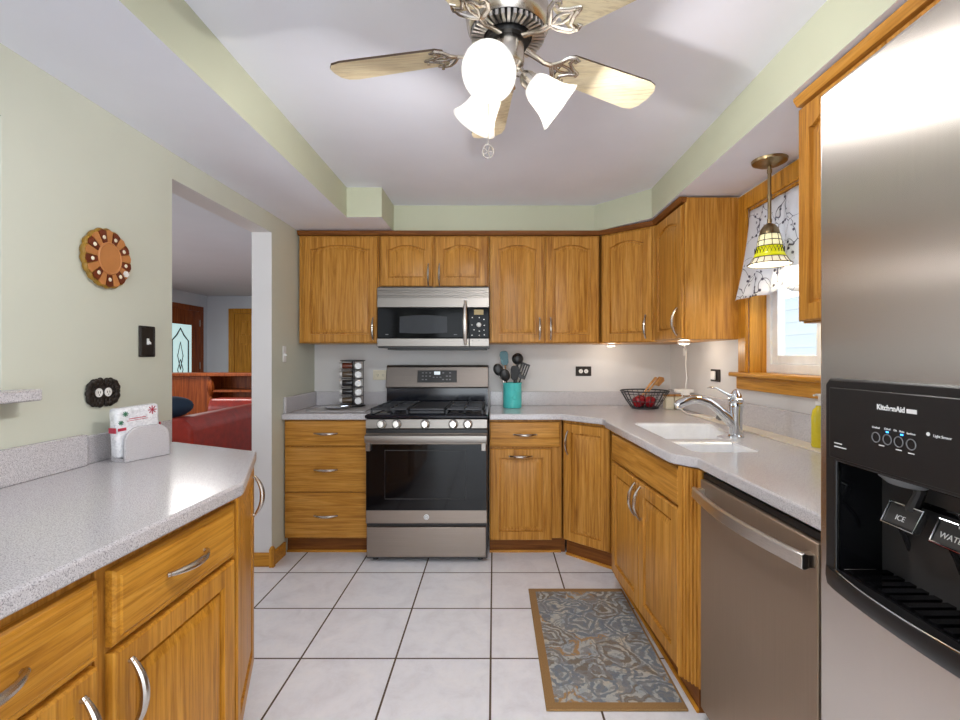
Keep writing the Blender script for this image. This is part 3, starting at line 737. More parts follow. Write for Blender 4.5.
# bulging lower lip and drip tray
m = MB(); A_, B_, Cc, D_ = [], [], [], []
for k in range(21):
    u = k/20; x = .030+.338*u; b_ = .024*math.sin(PI*u)**.7
    A_.append((x, -.001, .876)); B_.append((x, -.006-b_*.6, .872)); Cc.append((x, -.009-b_, .889)); D_.append((x, -.0085-b_*.8, .905))
m.loops([[a for a in (A_[k], B_[k], Cc[k], D_[k], (D_[k][0], .0, .905))] for k in range(21)])
m.build('lip', M['black'], dsp, angle=60)
m = MB()
for k in range(14):
    x = DX0+.012+k*.022; m.box(x, x+.014, .004, .10, DZ0+.0025, DZ0+.006)
m.build('drip_grille', M['black_gloss'], dsp)
m = MB(); m.tube([(.053+.292*k/20, -.0085-.018*math.sin(PI*k/20)**.7, .9065) for k in range(21)], .0012, 6); m.build('lip_trim', M['chrome'], dsp)

# ------------------------------------------------------------------ range
RX0, RW = -.7995, .7625
RF = 2.97
t = thing('range', 'freestanding stainless gas range between the base cabinets', 'stove', (RX0, RF, 0))
D_ = BY-RF
MB().box(.004, RW-.004, .03, D_-.03, .02, .905).build('body', M['dark_grey'], t)
m = MB(); m.box(.012, RW-.012, .0, .03, .038, .224); m.build('drawer', M['slate'], t, bevel=.004)
m = MB(); m.box(.006, RW-.006, 0, .034, .246, .806)
od = m.build('oven_door', M['slate'], t, bevel=.004)
MB().box(.008, RW-.008, -.003, .002, .328, .738).build('door_glass', M['black_gloss'], od, bevel=.002)
m = MB(); ring_ = [(.125,.40),(.625,.40),(.625,.70),(.125,.70)]
m.tube([(x,-.0035,z) for x,z in ring_], .003, 6, closed=True); m.build('window_frame', M['dark_grey'], od)
m = MB(); hp = [(-.030,.748),(-.046,.752),(-.050,.775),(-.046,.798),(-.032,.803),(-.026,.79),(-.026,.76)]
m.loops([[(x, y, z) for y, z in hp] for x in (.010, .02, RW-.016, RW-.006)])
for x in (.012, RW-.042): m.box(x, x+.03, -.032, .004, .700, .796)
m.build('handle', M['steel'], od, bevel=.003)
m = MB(); m.lathe([(.0165,0),(.0165,.003),(.014,.005)], 28, aim((RW/2,-.0005,.287), (0,-1,0))); m.build('emblem', M['mark'], od)
m = MB(); m.tube([(RW/2+.0115*math.cos(2*PI*k/28), -.0055, .287+.0115*math.sin(2*PI*k/28)) for k in range(28)], .0011, 6, closed=True)
m.tube([(RW/2-.006,-.0055,.291),(RW/2-.002,-.0055,.281),(RW/2+.001,-.0055,.292),(RW/2+.005,-.0055,.282),(RW/2+.007,-.0055,.287)], .0012, 6); m.build('emblem_ring', M['grey'], od)
m = MB(); m.loops([[(x, .004, .828), (x, -.012, .836), (x, -.004, .893), (x, .03, .897), (x, .03, .828)] for x in (.008, RW-.004)]); cp = m.build('control_panel', M['steel'], t, bevel=.003)
MB().box(.006, RW-.006, .004, .04, .806, .829).build('vent_gap', M['black'], t)
for px in (205, 301, 483, 662, 755):
    x = (350+px/6.4-364.8)/161.6
    T = aim((x, -.010, .862), (0, -1, .12))
    m = MB(); m.lathe([(.026,0),(.026,.006),(.021,.010),(.0205,.030),(.018,.034)], 26, T)
    m.box(-.0055, .0055, -.021, .021, .028, .042, T)
    m.build('knob', M['bright_steel'], t, bevel=.001)
    m = MB(); m.lathe([(.030,-.002),(.030,.0015),(.027,.002)], 26, T); m.build('knob_ring', M['black'], t)
# cooktop
m = MB(); m.loops([[(0, -.004, .899), (RW, -.004, .899), (RW, D_-.10, .899), (0, D_-.10, .899)], [(0, -.006, .915), (RW, -.006, .915), (RW, D_-.10, .915), (0, D_-.10, .915)], [(.012, .012, .922), (RW-.012, .012, .922), (RW-.012, D_-.11, .922), (.012, D_-.11, .922)]])
ct = m.build('cooktop', M['black_enamel'], t, bevel=.003)
for (x, y, r) in ((.15,.14,.045), (.61,.14,.042), (.15,.37,.036), (.61,.37,.036), (RW/2,.26,.04)):
    m = MB(); m.lathe([(r,0),(r,.008),(r*.8,.010),(r*.8,.018),(r*.3,.020)], 24, tr(x, y, .921)); m.build('burner', M['iron'], t)
for x0_, x1_ in ((.03, .265), (.497, .733)):
    m = MB(); z0_, z1_ = .945, .958; y0_, y1_ = .02, D_-.135
    for y in (y0_, (y0_+y1_)/2-.006, y1_-.012): m.box(x0_, x1_, y, y+.012, z0_, z1_)
    for x in (x0_, x1_-.012): m.box(x, x+.012, y0_, y1_, z0_, z1_)
    xm = (x0_+x1_)/2
    m.box(xm-.005, xm+.005, y0_, y1_, z0_, z1_)
    for y in (.14, .37): m.box(x0_, x1_, y-.005, y+.005, z0_, z1_)
    for x in (x0_, x1_-.012):
        for y in (y0_, y1_-.012): m.box(x, x+.012, y, y+.012, .921, z0_)
    m.build('grate', M['iron'], t, bevel=.002)
m = MB(); m.box(.272, .490, .04, D_-.145, .940, .956); m.box(.272, .490, .04, .052, .921, .940); m.box(.272, .490, D_-.16, D_-.145, .921, .940)
m.build('griddle', M['iron'], t, bevel=.004)
# backguard
yb = D_-.115
bx0, bx1 = .006, RW-.004
m = MB(); m.loops([[(x, yb+.008, 1.048), (x, yb+.0, 1.056), (x, yb+.030, 1.205), (x, yb+.045, 1.217), (x, D_-.022, 1.217), (x, D_-.022, 1.048)] for x in (bx0, bx1)])
bgd = m.build('backguard', M['slate_dark'], t, bevel=.004)
m = MB(); m.box(bx0+.004, bx1-.004, yb+.022, D_-.022, .915, 1.050); m.build('backguard_base', M['black_enamel'], t)
TB = tr(RW/2, yb+.0155, 1.135) @ rx(-math.atan2(.030, .149))
m = MB(); m.box(-.145, .145, -.003, .004, -.045, .045, TB); pn = m.build('display_panel', M['black'], bgd, bevel=.002)
m = MB(); m.box(-.022, .022, -.0042, -.002, .012, .036, TB); m.build('clock_display', plain('pale_display', (214,222,226), .3, 0, .5), bgd)
m = MB()
for i, x in enumerate((-.105, -.08, -.052, .045, .072, .095)):
    for j, z in enumerate((.026, .002, -.024)): 
        if (i+j) % 5 != 4: m.box(x-.007, x+.007, -.0038, -.002, z-.004, z+.004, TB)
for x in (-.025, 0, .025): m.box(x-.007, x+.007, -.0038, -.002, -.010, -.003, TB)
m.build('touch_keys', M['grey'], bgd)
for x in (.05, RW-.05):
    for y in (.07, D_-.1): MB().lathe([(.018,0),(.012,.02),(.012,.04)], 12, tr(x, y, 0)).build('foot', M['black'], t)

# ------------------------------------------------------------------ microwave
MWX0 = -.790; MWF = 3.235; MS = 480/MWF
mx = lambda px: (360+px/6.857-494)/MS - MWX0
mz = lambda py: CAM_H-(275+py/6.857-357.5)/MS
t = thing('microwave', 'stainless over-the-range microwave with a black glass door', 'microwave', (MWX0, MWF, 0))
MWW = mx(886)
MB().box(0.002, MWW-.002, .03, BY-MWF-.003, mz(500), 1.755).build('body', M['dark_grey'], t)
m = MB(); m.box(0, MWW, .004, .03, mz(222), mz(86)); tp = m.build('top_vent', M['steel'], t, bevel=.003)
m = MB()
for k in range(4): z = mz(100+17*k); m.box(.004, MWW-.004, .0, .006, z-.006, z+.006)
m.build('vent_louvre', M['steel'], tp, bevel=.003)
m = MB(); m.box(.002, mx(745), 0, .03, mz(432), mz(226)); md = m.build('door', M['black_glass'], t, bevel=.004)
# curved window in the door
pts = []
wx0, wx1, wz0, wz1 = mx(272), mx(598), mz(395), mz(285)
for k in range(13): u = k/12; pts.append((wx0+(wx1-wx0)*u, wz0-.006*math.sin(PI*u)))
for k in range(13): u = 1-k/12; pts.append((wx0+(wx1-wx0)*u, wz1+.010*math.sin(PI*u)))
m = MB(); m.loops([[(x, -.0015, z) for x, z in pts], [(x, .001, z) for x, z in pts]]); m.build('door_window', plain('window_mesh', (58,60,64), .2, Specular_IOR_Level=.15), md)
for x, L in ((mx(185), .02), (mx(655), .022)): MB().box(x-L/2, x+L/2, -.0008, .001, mz(408)-.002, mz(408)+.002).build('printed_mark', M['grey'], md)
m = MB(); P = []; R = []
for k in range(15): u = k/14; P.append((mx(722), -.012-.026*math.sin(PI*u), mz(478)+(mz(178)-mz(478))*u)); R.append(.009+.007*math.sin(PI*u))
m.tube(P, R, 12); 
for z in (mz(470), mz(188)): m.tube([(mx(722), -.014, z), (mx(722), .004, z)], .008, 10)
m.build('handle', M['bright_steel'], md)
m = MB(); m.box(.0, mx(748), .002, .03, mz(490), mz(434)); m.build('bottom_trim', M['steel'], t, bevel=.003)
m = MB(); m.box(mx(750), MWW, .002, .03, mz(490), mz(434)); bt = m.build('button_strip', M['steel'], t, bevel=.003)
m = MB()
for px in (770, 816, 864): m.lathe([(.0025,0),(.0025,.002)], 10, aim((mx(px), .002, mz(450)), (0,-1,0)))
m.build('printed_mark', M['dark_grey'], bt)
m = MB(); m.box(mx(748), MWW-.001, 0, .03, mz(432), mz(226)); cpn = m.build('control_panel', M['black_glass'], t, bevel=.003)
MB().box(mx(782), mx(846), -.001, .001, mz(272), mz(238)).build('clock_display', M['display'], cpn)
m = MB(); m.lathe([(.0165,0),(.0165,.006),(.014,.014),(.008,.017)], 26, aim((mx(815), .001, mz(342)), (0,-1,0))); m.build('dial', M['white_plastic'], cpn)
for px, py in ((770,292), (818,292), (850,305), (768,342), (852,345), (782,376), (818,385), (850,378), (768,413), (818,413), (852,410)):
    MB().lathe([(.0042,0),(.0038,.003)], 12, aim((mx(px), .001, mz(py)), (0,-1,0))).build('button', M['white_plastic'], cpn)
m = MB(); m.box(.06, MWW-.02, .06, .35, mz(512), mz(499)); m.build('underside_vent', M['black'], t)

# ------------------------------------------------------------------ ceiling fan
FX, FY = .04, 1.385
t = thing('ceiling_fan', 'brushed nickel ceiling fan with five maple blades and three frosted bell shades', 'ceiling fan', (FX, FY, 0))
MB().lathe([(.075,CEIL-.001),(.078,CEIL-.02),(.095,CEIL-.04),(.117,CEIL-.06),(.122,CEIL-.085),(.117,CEIL-.115),(.105,CEIL-.128),(.06,CEIL-.135)], 48).build('motor_housing', M['nickel'], t)
m = MB()
for k in range(40):
    T = rzm(2*PI*k/40); m.box(.070, .106, -.0042, .0042, CEIL-.142, CEIL-.126, T @ tr(0,0,0))
m.build('vent_fins', M['bright_steel'], t)
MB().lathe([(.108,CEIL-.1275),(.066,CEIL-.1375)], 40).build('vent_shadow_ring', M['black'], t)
MB().lathe([(.062,2.20),(.064,2.192),(.062,2.182)], 36).build('flywheel', M['black'], t)
MB().lathe([(.046,2.19),(.047,2.185),(.047,2.122),(.044,2.114),(.030,2.108),(.02,2.102)], 36).build('switch_housing', M['nickel'], t)
BZ = 2.168
def blade_outline():
    r0, r1 = .185, .545; w0, w1 = .054, .066
    pts = [(r0, -w0*.75), (r0+.02, -w0), (r1-.05, -w1), (r1-.02, -w1+.008), (r1-.004, -w1+.03), (r1, 0), (r1-.004, w1-.03), (r1-.02, w1-.008), (r1-.05, w1), (r0+.02, w0), (r0, w0*.75)]
    return pts
for k in range(5):
    az = math.radians((28, 97.5, 169, 241, 316.5)[k])
    T = rzm(az) @ tr(0,0,BZ) @ rx(math.radians(-11)) @ ry(math.radians(1.0))
    m = MB(); m.prism(blade_outline(), -.003, .003)
    for v in m.bm.verts: v.co = T @ v.co
    bo = m.build('blade', [M['maple'], M['blade_edge']], t, smooth=False)
    zl = (T.to_3x3() @ Vector((0,0,1)))
    for f in bo.data.polygons:
        if abs(f.normal.dot(zl)) < .5: f.material_index = 1
    m = MB(); z = -.006
    arm = [(.058,0,.012),(.09,0,.004),(.125,0,-.008),(.155,0,z)]
    m.tube(arm, [.011,.009,.008,.009], 10, flat=.6)
    for s_ in (-1, 1):
        m.tube([(.150,0,z),(.168,.022*s_,z-.004),(.185,.044*s_,z-.002),(.205,.052*s_,z),(.222,.046*s_,z),(.215,.036*s_,z)], [.007,.008,.008,.007,.005,.003], 8, flat=.6)
        m.tube([(.205,.050*s_,z),(.200,.028*s_,z),(.222,.012*s_,z),(.246,.004*s_,z),(.252,0,z)], [.006,.006,.006,.005,.004], 8, flat=.6)
        m.tube([(.155,0,z),(.185,.012*s_,z),(.205,.010*s_,z),(.228,0,z)], [.006,.005,.005,.004], 8, flat=.6)
    m.lathe([(.005,-.005),(.004,.0)], 10, tr(.208,.045,z-.005)); m.lathe([(.005,-.005),(.004,.0)], 10, tr(.208,-.045,z-.005)); m.lathe([(.005,-.005),(.004,.0)], 10, tr(.240,0,z-.005))
    for v in m.bm.verts: v.co = T @ v.co
    m.build('blade_iron', M['nickel'], bo)
def frosted_glass():
    tt = NT('alabaster_glass'); v = tt.coords((9,9,9)); f = tt.noise(v, 1.6, 4, .6, 1.2)
    c = tt.ramp(f, [(.35, lin(226,224,218)), (.6, lin(252,250,246))]); tt.col(c); tt.inp(Roughness=.3, Emission_Strength=.22); tt.l(c, tt.b.inputs['Emission Color'])
    tl = tt.n('ShaderNodeBsdfTranslucent'); tl.inputs[0].default_value = (.95,.93,.9,1); mx_ = tt.n('ShaderNodeMixShader'); mx_.inputs[0].default_value = .22
    tt.l(tt.b.outputs[0], mx_.inputs[1]); tt.l(tl.outputs[0], mx_.inputs[2]); tt.l(mx_.outputs[0], tt.t.nodes['Material Output'].inputs[0]); return tt.m
M['bell'] = frosted_glass()
for a in (10, 130, 250):
    az = math.radians(a); dirh = Vector((math.cos(az), math.sin(az), 0)); tilt = math.radians(53)
    d_ = dirh*math.sin(tilt)+Vector((0,0,-1))*math.cos(tilt)
    p0 = Vector((0,0,2.105))+dirh*.030
    T = aim(p0, d_)
    m = MB(); m.tube([(0,0,2.125), p0], .012, 10); m.lathe([(.013,-.005),(.016,.004),(.012,.014),(.018,.022),(.024,.034),(.026,.055),(.022,.060)], 24, T)
    lk = m.build('lamp_holder', M['nickel'], t)
    b0 = .048
    prof = [(.024,b0),(.034,b0+.008),(.042,b0+.025),(.047,b0+.05),(.053,b0+.075),(.062,b0+.095),(.074,b0+.112)]
    m = MB(); m.lathe(prof, 36, T, True, False); sh = m.build('bell_shade', M['bell'], lk)
    sd = sh.modifiers.new('s', 'SOLIDIFY'); sd.thickness = .003; sd.offset = -1
    m = MB(); m.sphere((0,0,b0+.045), .022, 1, 1, 1.3, 12, T); m.build('bulb', M['frosted'], lk)
    q = T @ Vector((0,0,b0+.088)); point('fan_lamp_light', (FX+q.x, FY+q.y, q.z), 13.5, .02, (1,.985,.975))
m = MB(); m.tube([(-.056,-.085,2.13), (-.056,-.085,1.852)], .0012, 6); m.tube([(-.046,-.02,2.13), (-.056,-.085,2.13)], .0015, 6); pc = m.build('pull_chain', M['nickel'], t)
m = MB(); m.tube([(-.056+.015*math.cos(2*PI*k/24), -.085, 1.832+.018*math.sin(2*PI*k/24)) for k in range(24)], .0022, 6, closed=True)
for k in range(5): m.tube([(-.056,-.085,1.832), (-.056+.014*math.cos(2*PI*k/5), -.085, 1.832+.016*math.sin(2*PI*k/5))], .0016, 6)
m.build('medallion', M['nickel'], pc)

# ------------------------------------------------------------------ pendant lamp over the sink
PXX, PYY = 1.222, 2.129
t = thing('pendant_lamp', 'small stained glass pendant lamp hanging before the sink window', 'lamp', (PXX, PYY, 0))
MB().lathe([(.020,2.122),(.05,2.128),(.070,2.138),(.073,2.149)], 32).build('canopy', plain('antique_brass', (150,132,100), .35, 1), t)
M['antique'] = bpy.data.materials['antique_brass']
m = MB(); m.tube([(0,0,2.13), (0,0,1.855)], .0075, 12)
for z in (2.10, 1.99, 1.88): m.lathe([(.010,z-.008),(.010,z+.008)], 12)
m.build('rod', M['antique'], t)
MB().lathe([(.010,1.868),(.022,1.862),(.036,1.842),(.041,1.822),(.040,1.818)], 24).build('cap', M['antique'], t)
def lit_glass(name, rgb, e): return plain(name, rgb, .2, 0, e, rgb, noise=.12)
bands = (('cream_band', [(.041,1.818),(.046,1.795),(.051,1.765)], lit_glass('cream_glass', (240,232,186), .5)),
         ('leaf_band', [(.051,1.765),(.056,1.742),(.066,1.715)], lit_glass('yellow_green_glass', (206,204,30), .45)),
         ('rim_band', [(.066,1.715),(.076,1.698),(.087,1.686)], lit_glass('pale_rim_glass', (236,224,196), .5)))
for nm, pf, mt in bands:
    m = MB(); m.lathe(pf, 32, None, False, False); o = m.build(nm, mt, t); sd = o.modifiers.new('s', 'SOLIDIFY'); sd.thickness = .002
m = MB()
def circ(r, z, rr=.0017, zig=0, n=32): m.tube([(r*math.cos(2*PI*k/n), r*math.sin(2*PI*k/n), z+(zig if k % 2 else -zig)) for k in range(n)], rr, 6, closed=True)
circ(.0415,1.818); circ(.0475,1.790); circ(.052,1.765); circ(.067,1.715); circ(.088,1.686,.0028)
circ(.0585,1.741,.0016,.018,24); circ(.0580,1.741,.0016,-.018,24)
for k in range(10):
    a = 2*PI*k/10; m.tube([(r*math.cos(a), r*math.sin(a), z) for r, z in ((.0415,1.818),(.047,1.790),(.052,1.765))], .0015, 6)
for k in range(16):
    a = 2*PI*k/16; m.tube([(r*math.cos(a), r*math.sin(a), z) for r, z in ((.067,1.715),(.077,1.698),(.088,1.686))], .0015, 6)
m.build('lead_came', M['bronze'], t)
MB().sphere((0,0,1.76), .022, 1, 1, 1.3).build('bulb', M['puck'], t)
point('pendant_light', (PXX, PYY, 1.70), 2.2, .03, (1,.9,.74))

# ------------------------------------------------------------------ valance
m = MB(); NY, NZ = 60, 14; rows = []
def bottom(u):   # u 0 = far end, 1 = near end
    return 1.570+.045*math.exp(-((u-.40)/.06)**2)+.010*math.sin(u*9)
for j in range(NZ+1):
    row = []
    for i in range(NY+1):
        u = i/NY; y = 2.507-(2.507-1.715)*u
        f = j/NZ; zt = 2.035; zb = bottom(u); z = zt+(zb-zt)*f
        flare = max(0, 1-u/.35)
        x = RX+.002 +.02*u - .010*math.sin(u*46)*(.3+.7*f) - .012*math.sin(u*17+1)*f - .038*flare*f**2 - .022*f
        row.append((x, y+.012*flare*f**2, z))
    rows.append(row)
m.loops(rows, False, False, closed=False)
o = m.build('window_valance', M['curtain'], angle=180); sd = o.modifiers.new('s', 'SOLIDIFY'); sd.thickness = .0015
tag(o, 'white valance with a grey branch print hanging in the sink window', 'curtain')
m = MB(); m.tube([(RX+.012, 2.512, 2.03), (RX+.03, 1.702, 2.03)], .006, 10); tag(m.build('curtain_rod', M['white_plastic']), 'slim white rod carrying the printed valance', 'curtain rod')

# ------------------------------------------------------------------ under-cabinet lights
for (x, y, px_label) in ((.83, 3.40, 'round white puck light under the angled corner upper cabinet'), (1.14, 2.88, 'round white puck light under the upper cabinet beside the window')):
    t = thing('puck_light', px_label, 'light', (x, y, UZ0), 0, 'under-cabinet puck lights')
    MB().lathe([(.036,-.001),(.036,-.014),(.030,-.018)], 24).build('housing', M['white_plastic'], t)
    MB().lathe([(.026,-.0175),(.022,-.021)], 20).build('lens', M['puck'], t)
    point('puck_lamp', (x, y, UZ0-.04), .9, .025, (1,.90,.76))

# ------------------------------------------------------------------ rug
RGW, RGH = .512, .905
m = MB(); m.box(-RGW/2, RGW/2, -RGH/2, RGH/2, .0005, .009)
o = m.build('rug', rug_mat(RGW, RGH), bevel=.003); o.location = (.188+RGW/2, 1.725+RGH/2, 0)
tag(o, 'patterned blue and tan runner rug with a brown border before the sink cabinet', 'rug')

# ------------------------------------------------------------------ left counter: board, spice rack, trivet
CB = CT1+.0005
m = MB(); m.box(LXF+.12, -.845, 3.16, 3.58, CB, CB+.009); tag(m.build('cutting_board', plain('grey_board', (176,172,172), .3), bevel=.003), 'thin grey cutting board lying under the spice rack', 'cutting board')
BZ0 = CB+.0095
SX, SY = -1.018, 3.46
t = thing('spice_rack', 'black wire spice rack on the cutting board', 'spice rack', (SX, SY, BZ0))
RH = .325
MB().lathe([(.088,0),(.090,.004),(.090,.010),(.02,.014)], 36).build('base', M['black'], t)
m = MB(); m.tube([(0,0,.01), (0,0,RH)], .006, 10); m.build('post', M['black'], t)
m = MB()
for k in range(4):
    a = PI/4+k*PI/2 - .35; c_, s_ = math.cos(a), math.sin(a)
    m.tube([(.075*c_,.075*s_,.01), (.075*c_,.075*s_,RH)], .0025, 8)
for i in range(6):
    z = .012+i*(RH-.014)/5; m.tube([(.076*math.cos(2*PI*k/24), .076*math.sin(2*PI*k/24), z) for k in range(24)], .002, 6, closed=True)
m.build('wire_frame', M['iron'], t)
m = MB(); m.lathe([(.088,RH),(.088,RH+.006),(.02,RH+.010)], 36); m.build('top_plate', M['black'], t)
def spice_jar(label, p, d, mat):
    t = thing('spice_jar', label, 'jar', p, 0, 'jars in the spice rack')
    T = aim((0,0,0), d)
    MB().lathe([(.018,-.045),(.0215,-.043),(.0215,.018),(.019,.024)], 20, T).build('jar', mat, t)
    MB().lathe([(.0235,.024),(.0245,.027),(.0245,.040),(.022,.043),(.014,.043),(.013,.0415)], 24, T).build('lid', M['lid'], t)
M['lid'] = plain('silver_lid', (196,194,192), .35, .2)
ords = ('topmost', 'second from top', 'middle', 'fourth from top', 'bottom')
mats = [M['spice_red'], M['spice_brown'], M['jar_glass'], M['jar_glass'], M['spice_brown']]
for i in range(5):
    z = BZ0+RH-.034-i*.0615
    spice_jar(f'silver-lidded spice jar facing the room, {ords[i]} in the front column of the rack', (SX+.052, SY-.046, z), (.28, -1, 0), M['jar_glass'])
    spice_jar(f'spice jar lying sideways, {ords[i]} in the side column of the rack', (SX-.042, SY-.030, z), (-1, -.28, 0), mats[i])
t = thing('spoon_rest', 'round silver dish before the spice rack', 'dish', (-1.075, 3.30, BZ0))
MB().lathe([(.04,0),(.078,.006),(.084,.012),(.080,.012),(.07,.009),(.03,.006),(.001,.006)], 36, None, True, False).build('dish', M['chrome'], t)
m = MB(); m.tube([(.03,-.01,.016),(.07,-.005,.020),(.10,0,.016)], [.012,.006,.006], 10, flat=.5); m.build('handle', M['chrome'], t)

# ------------------------------------------------------------------ utensil crock
KX, KY = .132, 3.45
t = thing('utensil_crock', 'teal ceramic crock of utensils beside the range', 'crock', (KX, KY, CB))
MB().lathe([(.062,0),(.066,.004),(.067,.012),(.0665,.165),(.069,.172),(.069,.180),(.064,.180),(.061,.172),(.060,.02),(.001,.015)], 40, None, True, True).build('crock', M['teal'], t)
m = MB()
m.tube([(.0685*math.sin(a), -.0685*math.cos(a), z) for a, z in ((.1,.13),(.32,.12),(.42,.09),(.3,.062),(.1,.066),(.06,.09),(.18,.10))], .004, 8); m.tube([(.0685*math.sin(a), -.0685*math.cos(a), .075+.01*math.cos(a*9)) for a in (-.5,-.3,-.1,.1)], .003, 8)
m.build('raised_motif', M['teal'], t)
def utensil(label, kind, base, top, head, hmat, smat=None):
    t = thing('cooking_utensil', label, 'utensil', (KX, KY, CB), 0, 'utensils in the teal crock')
    a, b = Vector(base), Vector(top); d_ = (b-a).normalized()
    MB().tube([a, a.lerp(b,.5), b], [.0055,.0045,.005], 10).build('handle', smat or hmat, t)
    yv = Vector((0,-1,0)); yv = (yv-d_*yv.dot(d_)).normalized(); xv = yv.cross(d_)
    T = Matrix(((xv.x,yv.x,d_.x,b.x),(xv.y,yv.y,d_.y,b.y),(xv.z,yv.z,d_.z,b.z),(0,0,0,1)))
    m = MB()
    if head == 'spatula': m.loops([[T @ Vector((x*w_, y, z)) for x, y in ((-1,-.003),(1,-.003),(1,.003),(-1,.003))] for z, w_ in ((-.005,.008),(.012,.026),(.075,.031),(.095,.026),(.102,.014))])
    elif head == 'spoon': m.sphere((0,0,.04), .036, 1, .35, 1.25, 12, T)
    elif head == 'ladle': m.sphere((0,-.01,.035), .042, 1, .6, 1.0, 14, T)
    elif head == 'turner':
        for k in range(4): m.box(-.03+.017*k, -.019+.017*k, -.002, .002, .02, .10, T)
        m.box(-.03, .032, -.002, .002, -.005, .022, T); m.box(-.03, .032, -.002, .002, .095, .108, T)
    elif head == 'fork':
        for k in range(3): m.tube([T @ Vector((-.018+.018*k, 0, .01)), T @ Vector((-.020+.020*k, -.01, .09))], [.004,.003], 8)
        m.box(-.022, .022, -.003, .003, -.005, .018, T)
    elif head == 'whisk':
        for k in range(4):
            a_ = PI*k/4; m.tube([T @ Vector((.028*math.sin(PI*u)*math.cos(a_), .028*math.sin(PI*u)*math.sin(a_), .10*u)) for u in [i/10 for i in range(11)]], .0016, 6)
    m.build('head', hmat, t, bevel=.0015)
K = M['black']
utensil('teal silicone spatula standing tallest in the crock', 's', (-.02,.01,.02), (-.052,.03,.305), 'spatula', M['teal_dark'], M['wood_spoon'])
utensil('large round black ladle standing high in the crock', 's', (.0,.01,.02), (.035,.02,.315), 'ladle', K)
utensil('dark oval spoon leaning forward over the crock rim', 's', (.0,0,.02), (-.044,-.03,.195), 'spoon', K)
utensil('small black spoon drooping past the left of the crock', 's', (.01,.0,.02), (-.085,.0,.235), 'spoon', K, M['nickel'])
utensil('slotted black turner fanned to the right in the crock', 's', (-.01,0,.02), (.063,.0,.215), 'turner', K)
utensil('black flat spatula in the middle of the crock', 's', (0,.02,.02), (.012,-.012,.20), 'spatula', K)
utensil('slim black serving fork behind the ladle', 's', (-.015,.02,.02), (.046,.04,.24), 'fork', K)
utensil('steel whisk at the left edge of the crock', 's', (.01,0,.02), (-.055,.02,.19), 'whisk', M['nickel'])

# ------------------------------------------------------------------ fruit basket, canisters
BX_, BY_ = 1.066, 3.40
t = thing('fruit_basket', 'black wire fruit basket holding apples in the counter corner', 'basket', (BX_, BY_, CB))
m = MB()
for r, z, rr in ((.165,.124,.005), (.156,.105,.0025), (.125,.055,.0025), (.092,.008,.005), (.05,.006,.0025)):
    m.tube([(r*math.cos(2*PI*k/40), r*math.sin(2*PI*k/40), z) for k in range(40)], rr, 6, closed=True)
for k in range(24):
    a = 2*PI*k/24; c_, s_ = math.cos(a), math.sin(a)
    m.tube([(r*c_, r*s_, z) for r, z in ((.165,.124),(.125,.055),(.092,.008),(.02,.005))], .0022, 6)
m.build('wire_bowl', M['iron'], t)
for (x, y, r, lb) in ((-.058,-.045,.041,'red apple on the outer side of the wire basket'), (.022,-.050,.040,'red apple in the front middle of the wire basket'), (-.015,.045,.041,'red apple at the back of the wire basket')):
    a_ = thing('apple', lb, 'apple', (BX_+x, BY_+y, CB+.052), 0, 'apples in the wire basket')
    MB().lathe([(.004,-.034),(.016,-.038),(.030,-.028),(.040,-.004),(.041,.010),(.034,.027),(.020,.035),(.008,.031),(.001,.026)], 24).build('flesh', M['apple'], a_)
    MB().tube([(0,0,.026),(.002,0,.038),(.006,0,.046)], .0016, 6).build('stem', M['oak_dark'], a_)
t = thing('wooden_tongs', 'light wooden tongs leaning out of the fruit basket', 'tongs', (BX_, BY_, CB))
for dx, nm in ((0,'arm'), (.03,'arm')):
    m = MB(); m.tube([(-.01+dx*.6,.02,.09), (.05+dx*1.0,.05,.16), (.105+dx*1.3,.07,.215)], [.008,.011,.015], 10, flat=.4); m.build('arm', M['wood_spoon'], t)
m = MB(); m.loops([[(.055+x, .075, z) for x, z in ((.03,.165),(.075,.150),(.115,.190),(.110,.215),(.075,.222))], [(.055+x, .085, z) for x, z in ((.03,.165),(.075,.150),(.115,.190),(.110,.215),(.075,.222))]]); m.build('paddle', M['wood_spoon'], t, bevel=.003)
for x, lb in ((1.222,'square cream canister with wooden lid, next to the fruit basket'), (1.288,'square cream canister with wooden lid, touching the window wall')):
    t = thing('canister', lb, 'canister', (x, 3.36, CB), 0, 'small canisters in the corner')
    MB().box(-.030, .030, -.030, .030, 0, .088).build('body', M['cream_plastic'], t, bevel=.007, seg=3)
    MB().box(-.031, .031, -.031, .031, .089, .102).build('lid', M['wood_spoon'], t, bevel=.003)
t = thing('power_adapter', 'white plug adapter and cord hanging from the puck lights', 'adapter', (0,0,0))
MB().box(1.20, 1.315, 3.15, 3.21, 1.040, 1.066).build('body', M['white_plastic'], t, bevel=.008, seg=3)
MB().box(1.225, 1.28, 3.135, 3.152, 1.028, 1.05).build('clip', M['white_plastic'], t, bevel=.003)
m = MB(); m.tube([(1.15,2.90,1.356), (1.18,2.98,1.345), (1.262,3.15,1.322), (1.265,3.17,1.24), (1.275,3.175,1.14), (1.268,3.18,1.066)], .0038, 8)
m.tube([(1.24,3.15,1.042), (1.22,3.13,.99), (1.20,3.10,.945), (1.215,3.02,CB+.006), (1.25,2.90,CB+.006), (1.26,2.78,CB+.008), (1.262,2.73,CB+.02)], .0032, 8); m.build('cord', M['white_plastic'], t)
MB().box(1.252, 1.258, 3.155, 3.185, 1.285, 1.335).build('inline_plug', M['white_plastic'], t, bevel=.002)
m = MB(); m.box(-.022, .022, -.003, .003, 0, .042, tr(1.262, 2.70, CB+.008) @ rzm(.3) @ ry(.5)); tag(m.build('cord_tag', M['grey'], bevel=.002), 'small grey tag lying at the end of the white cord', 'tag')
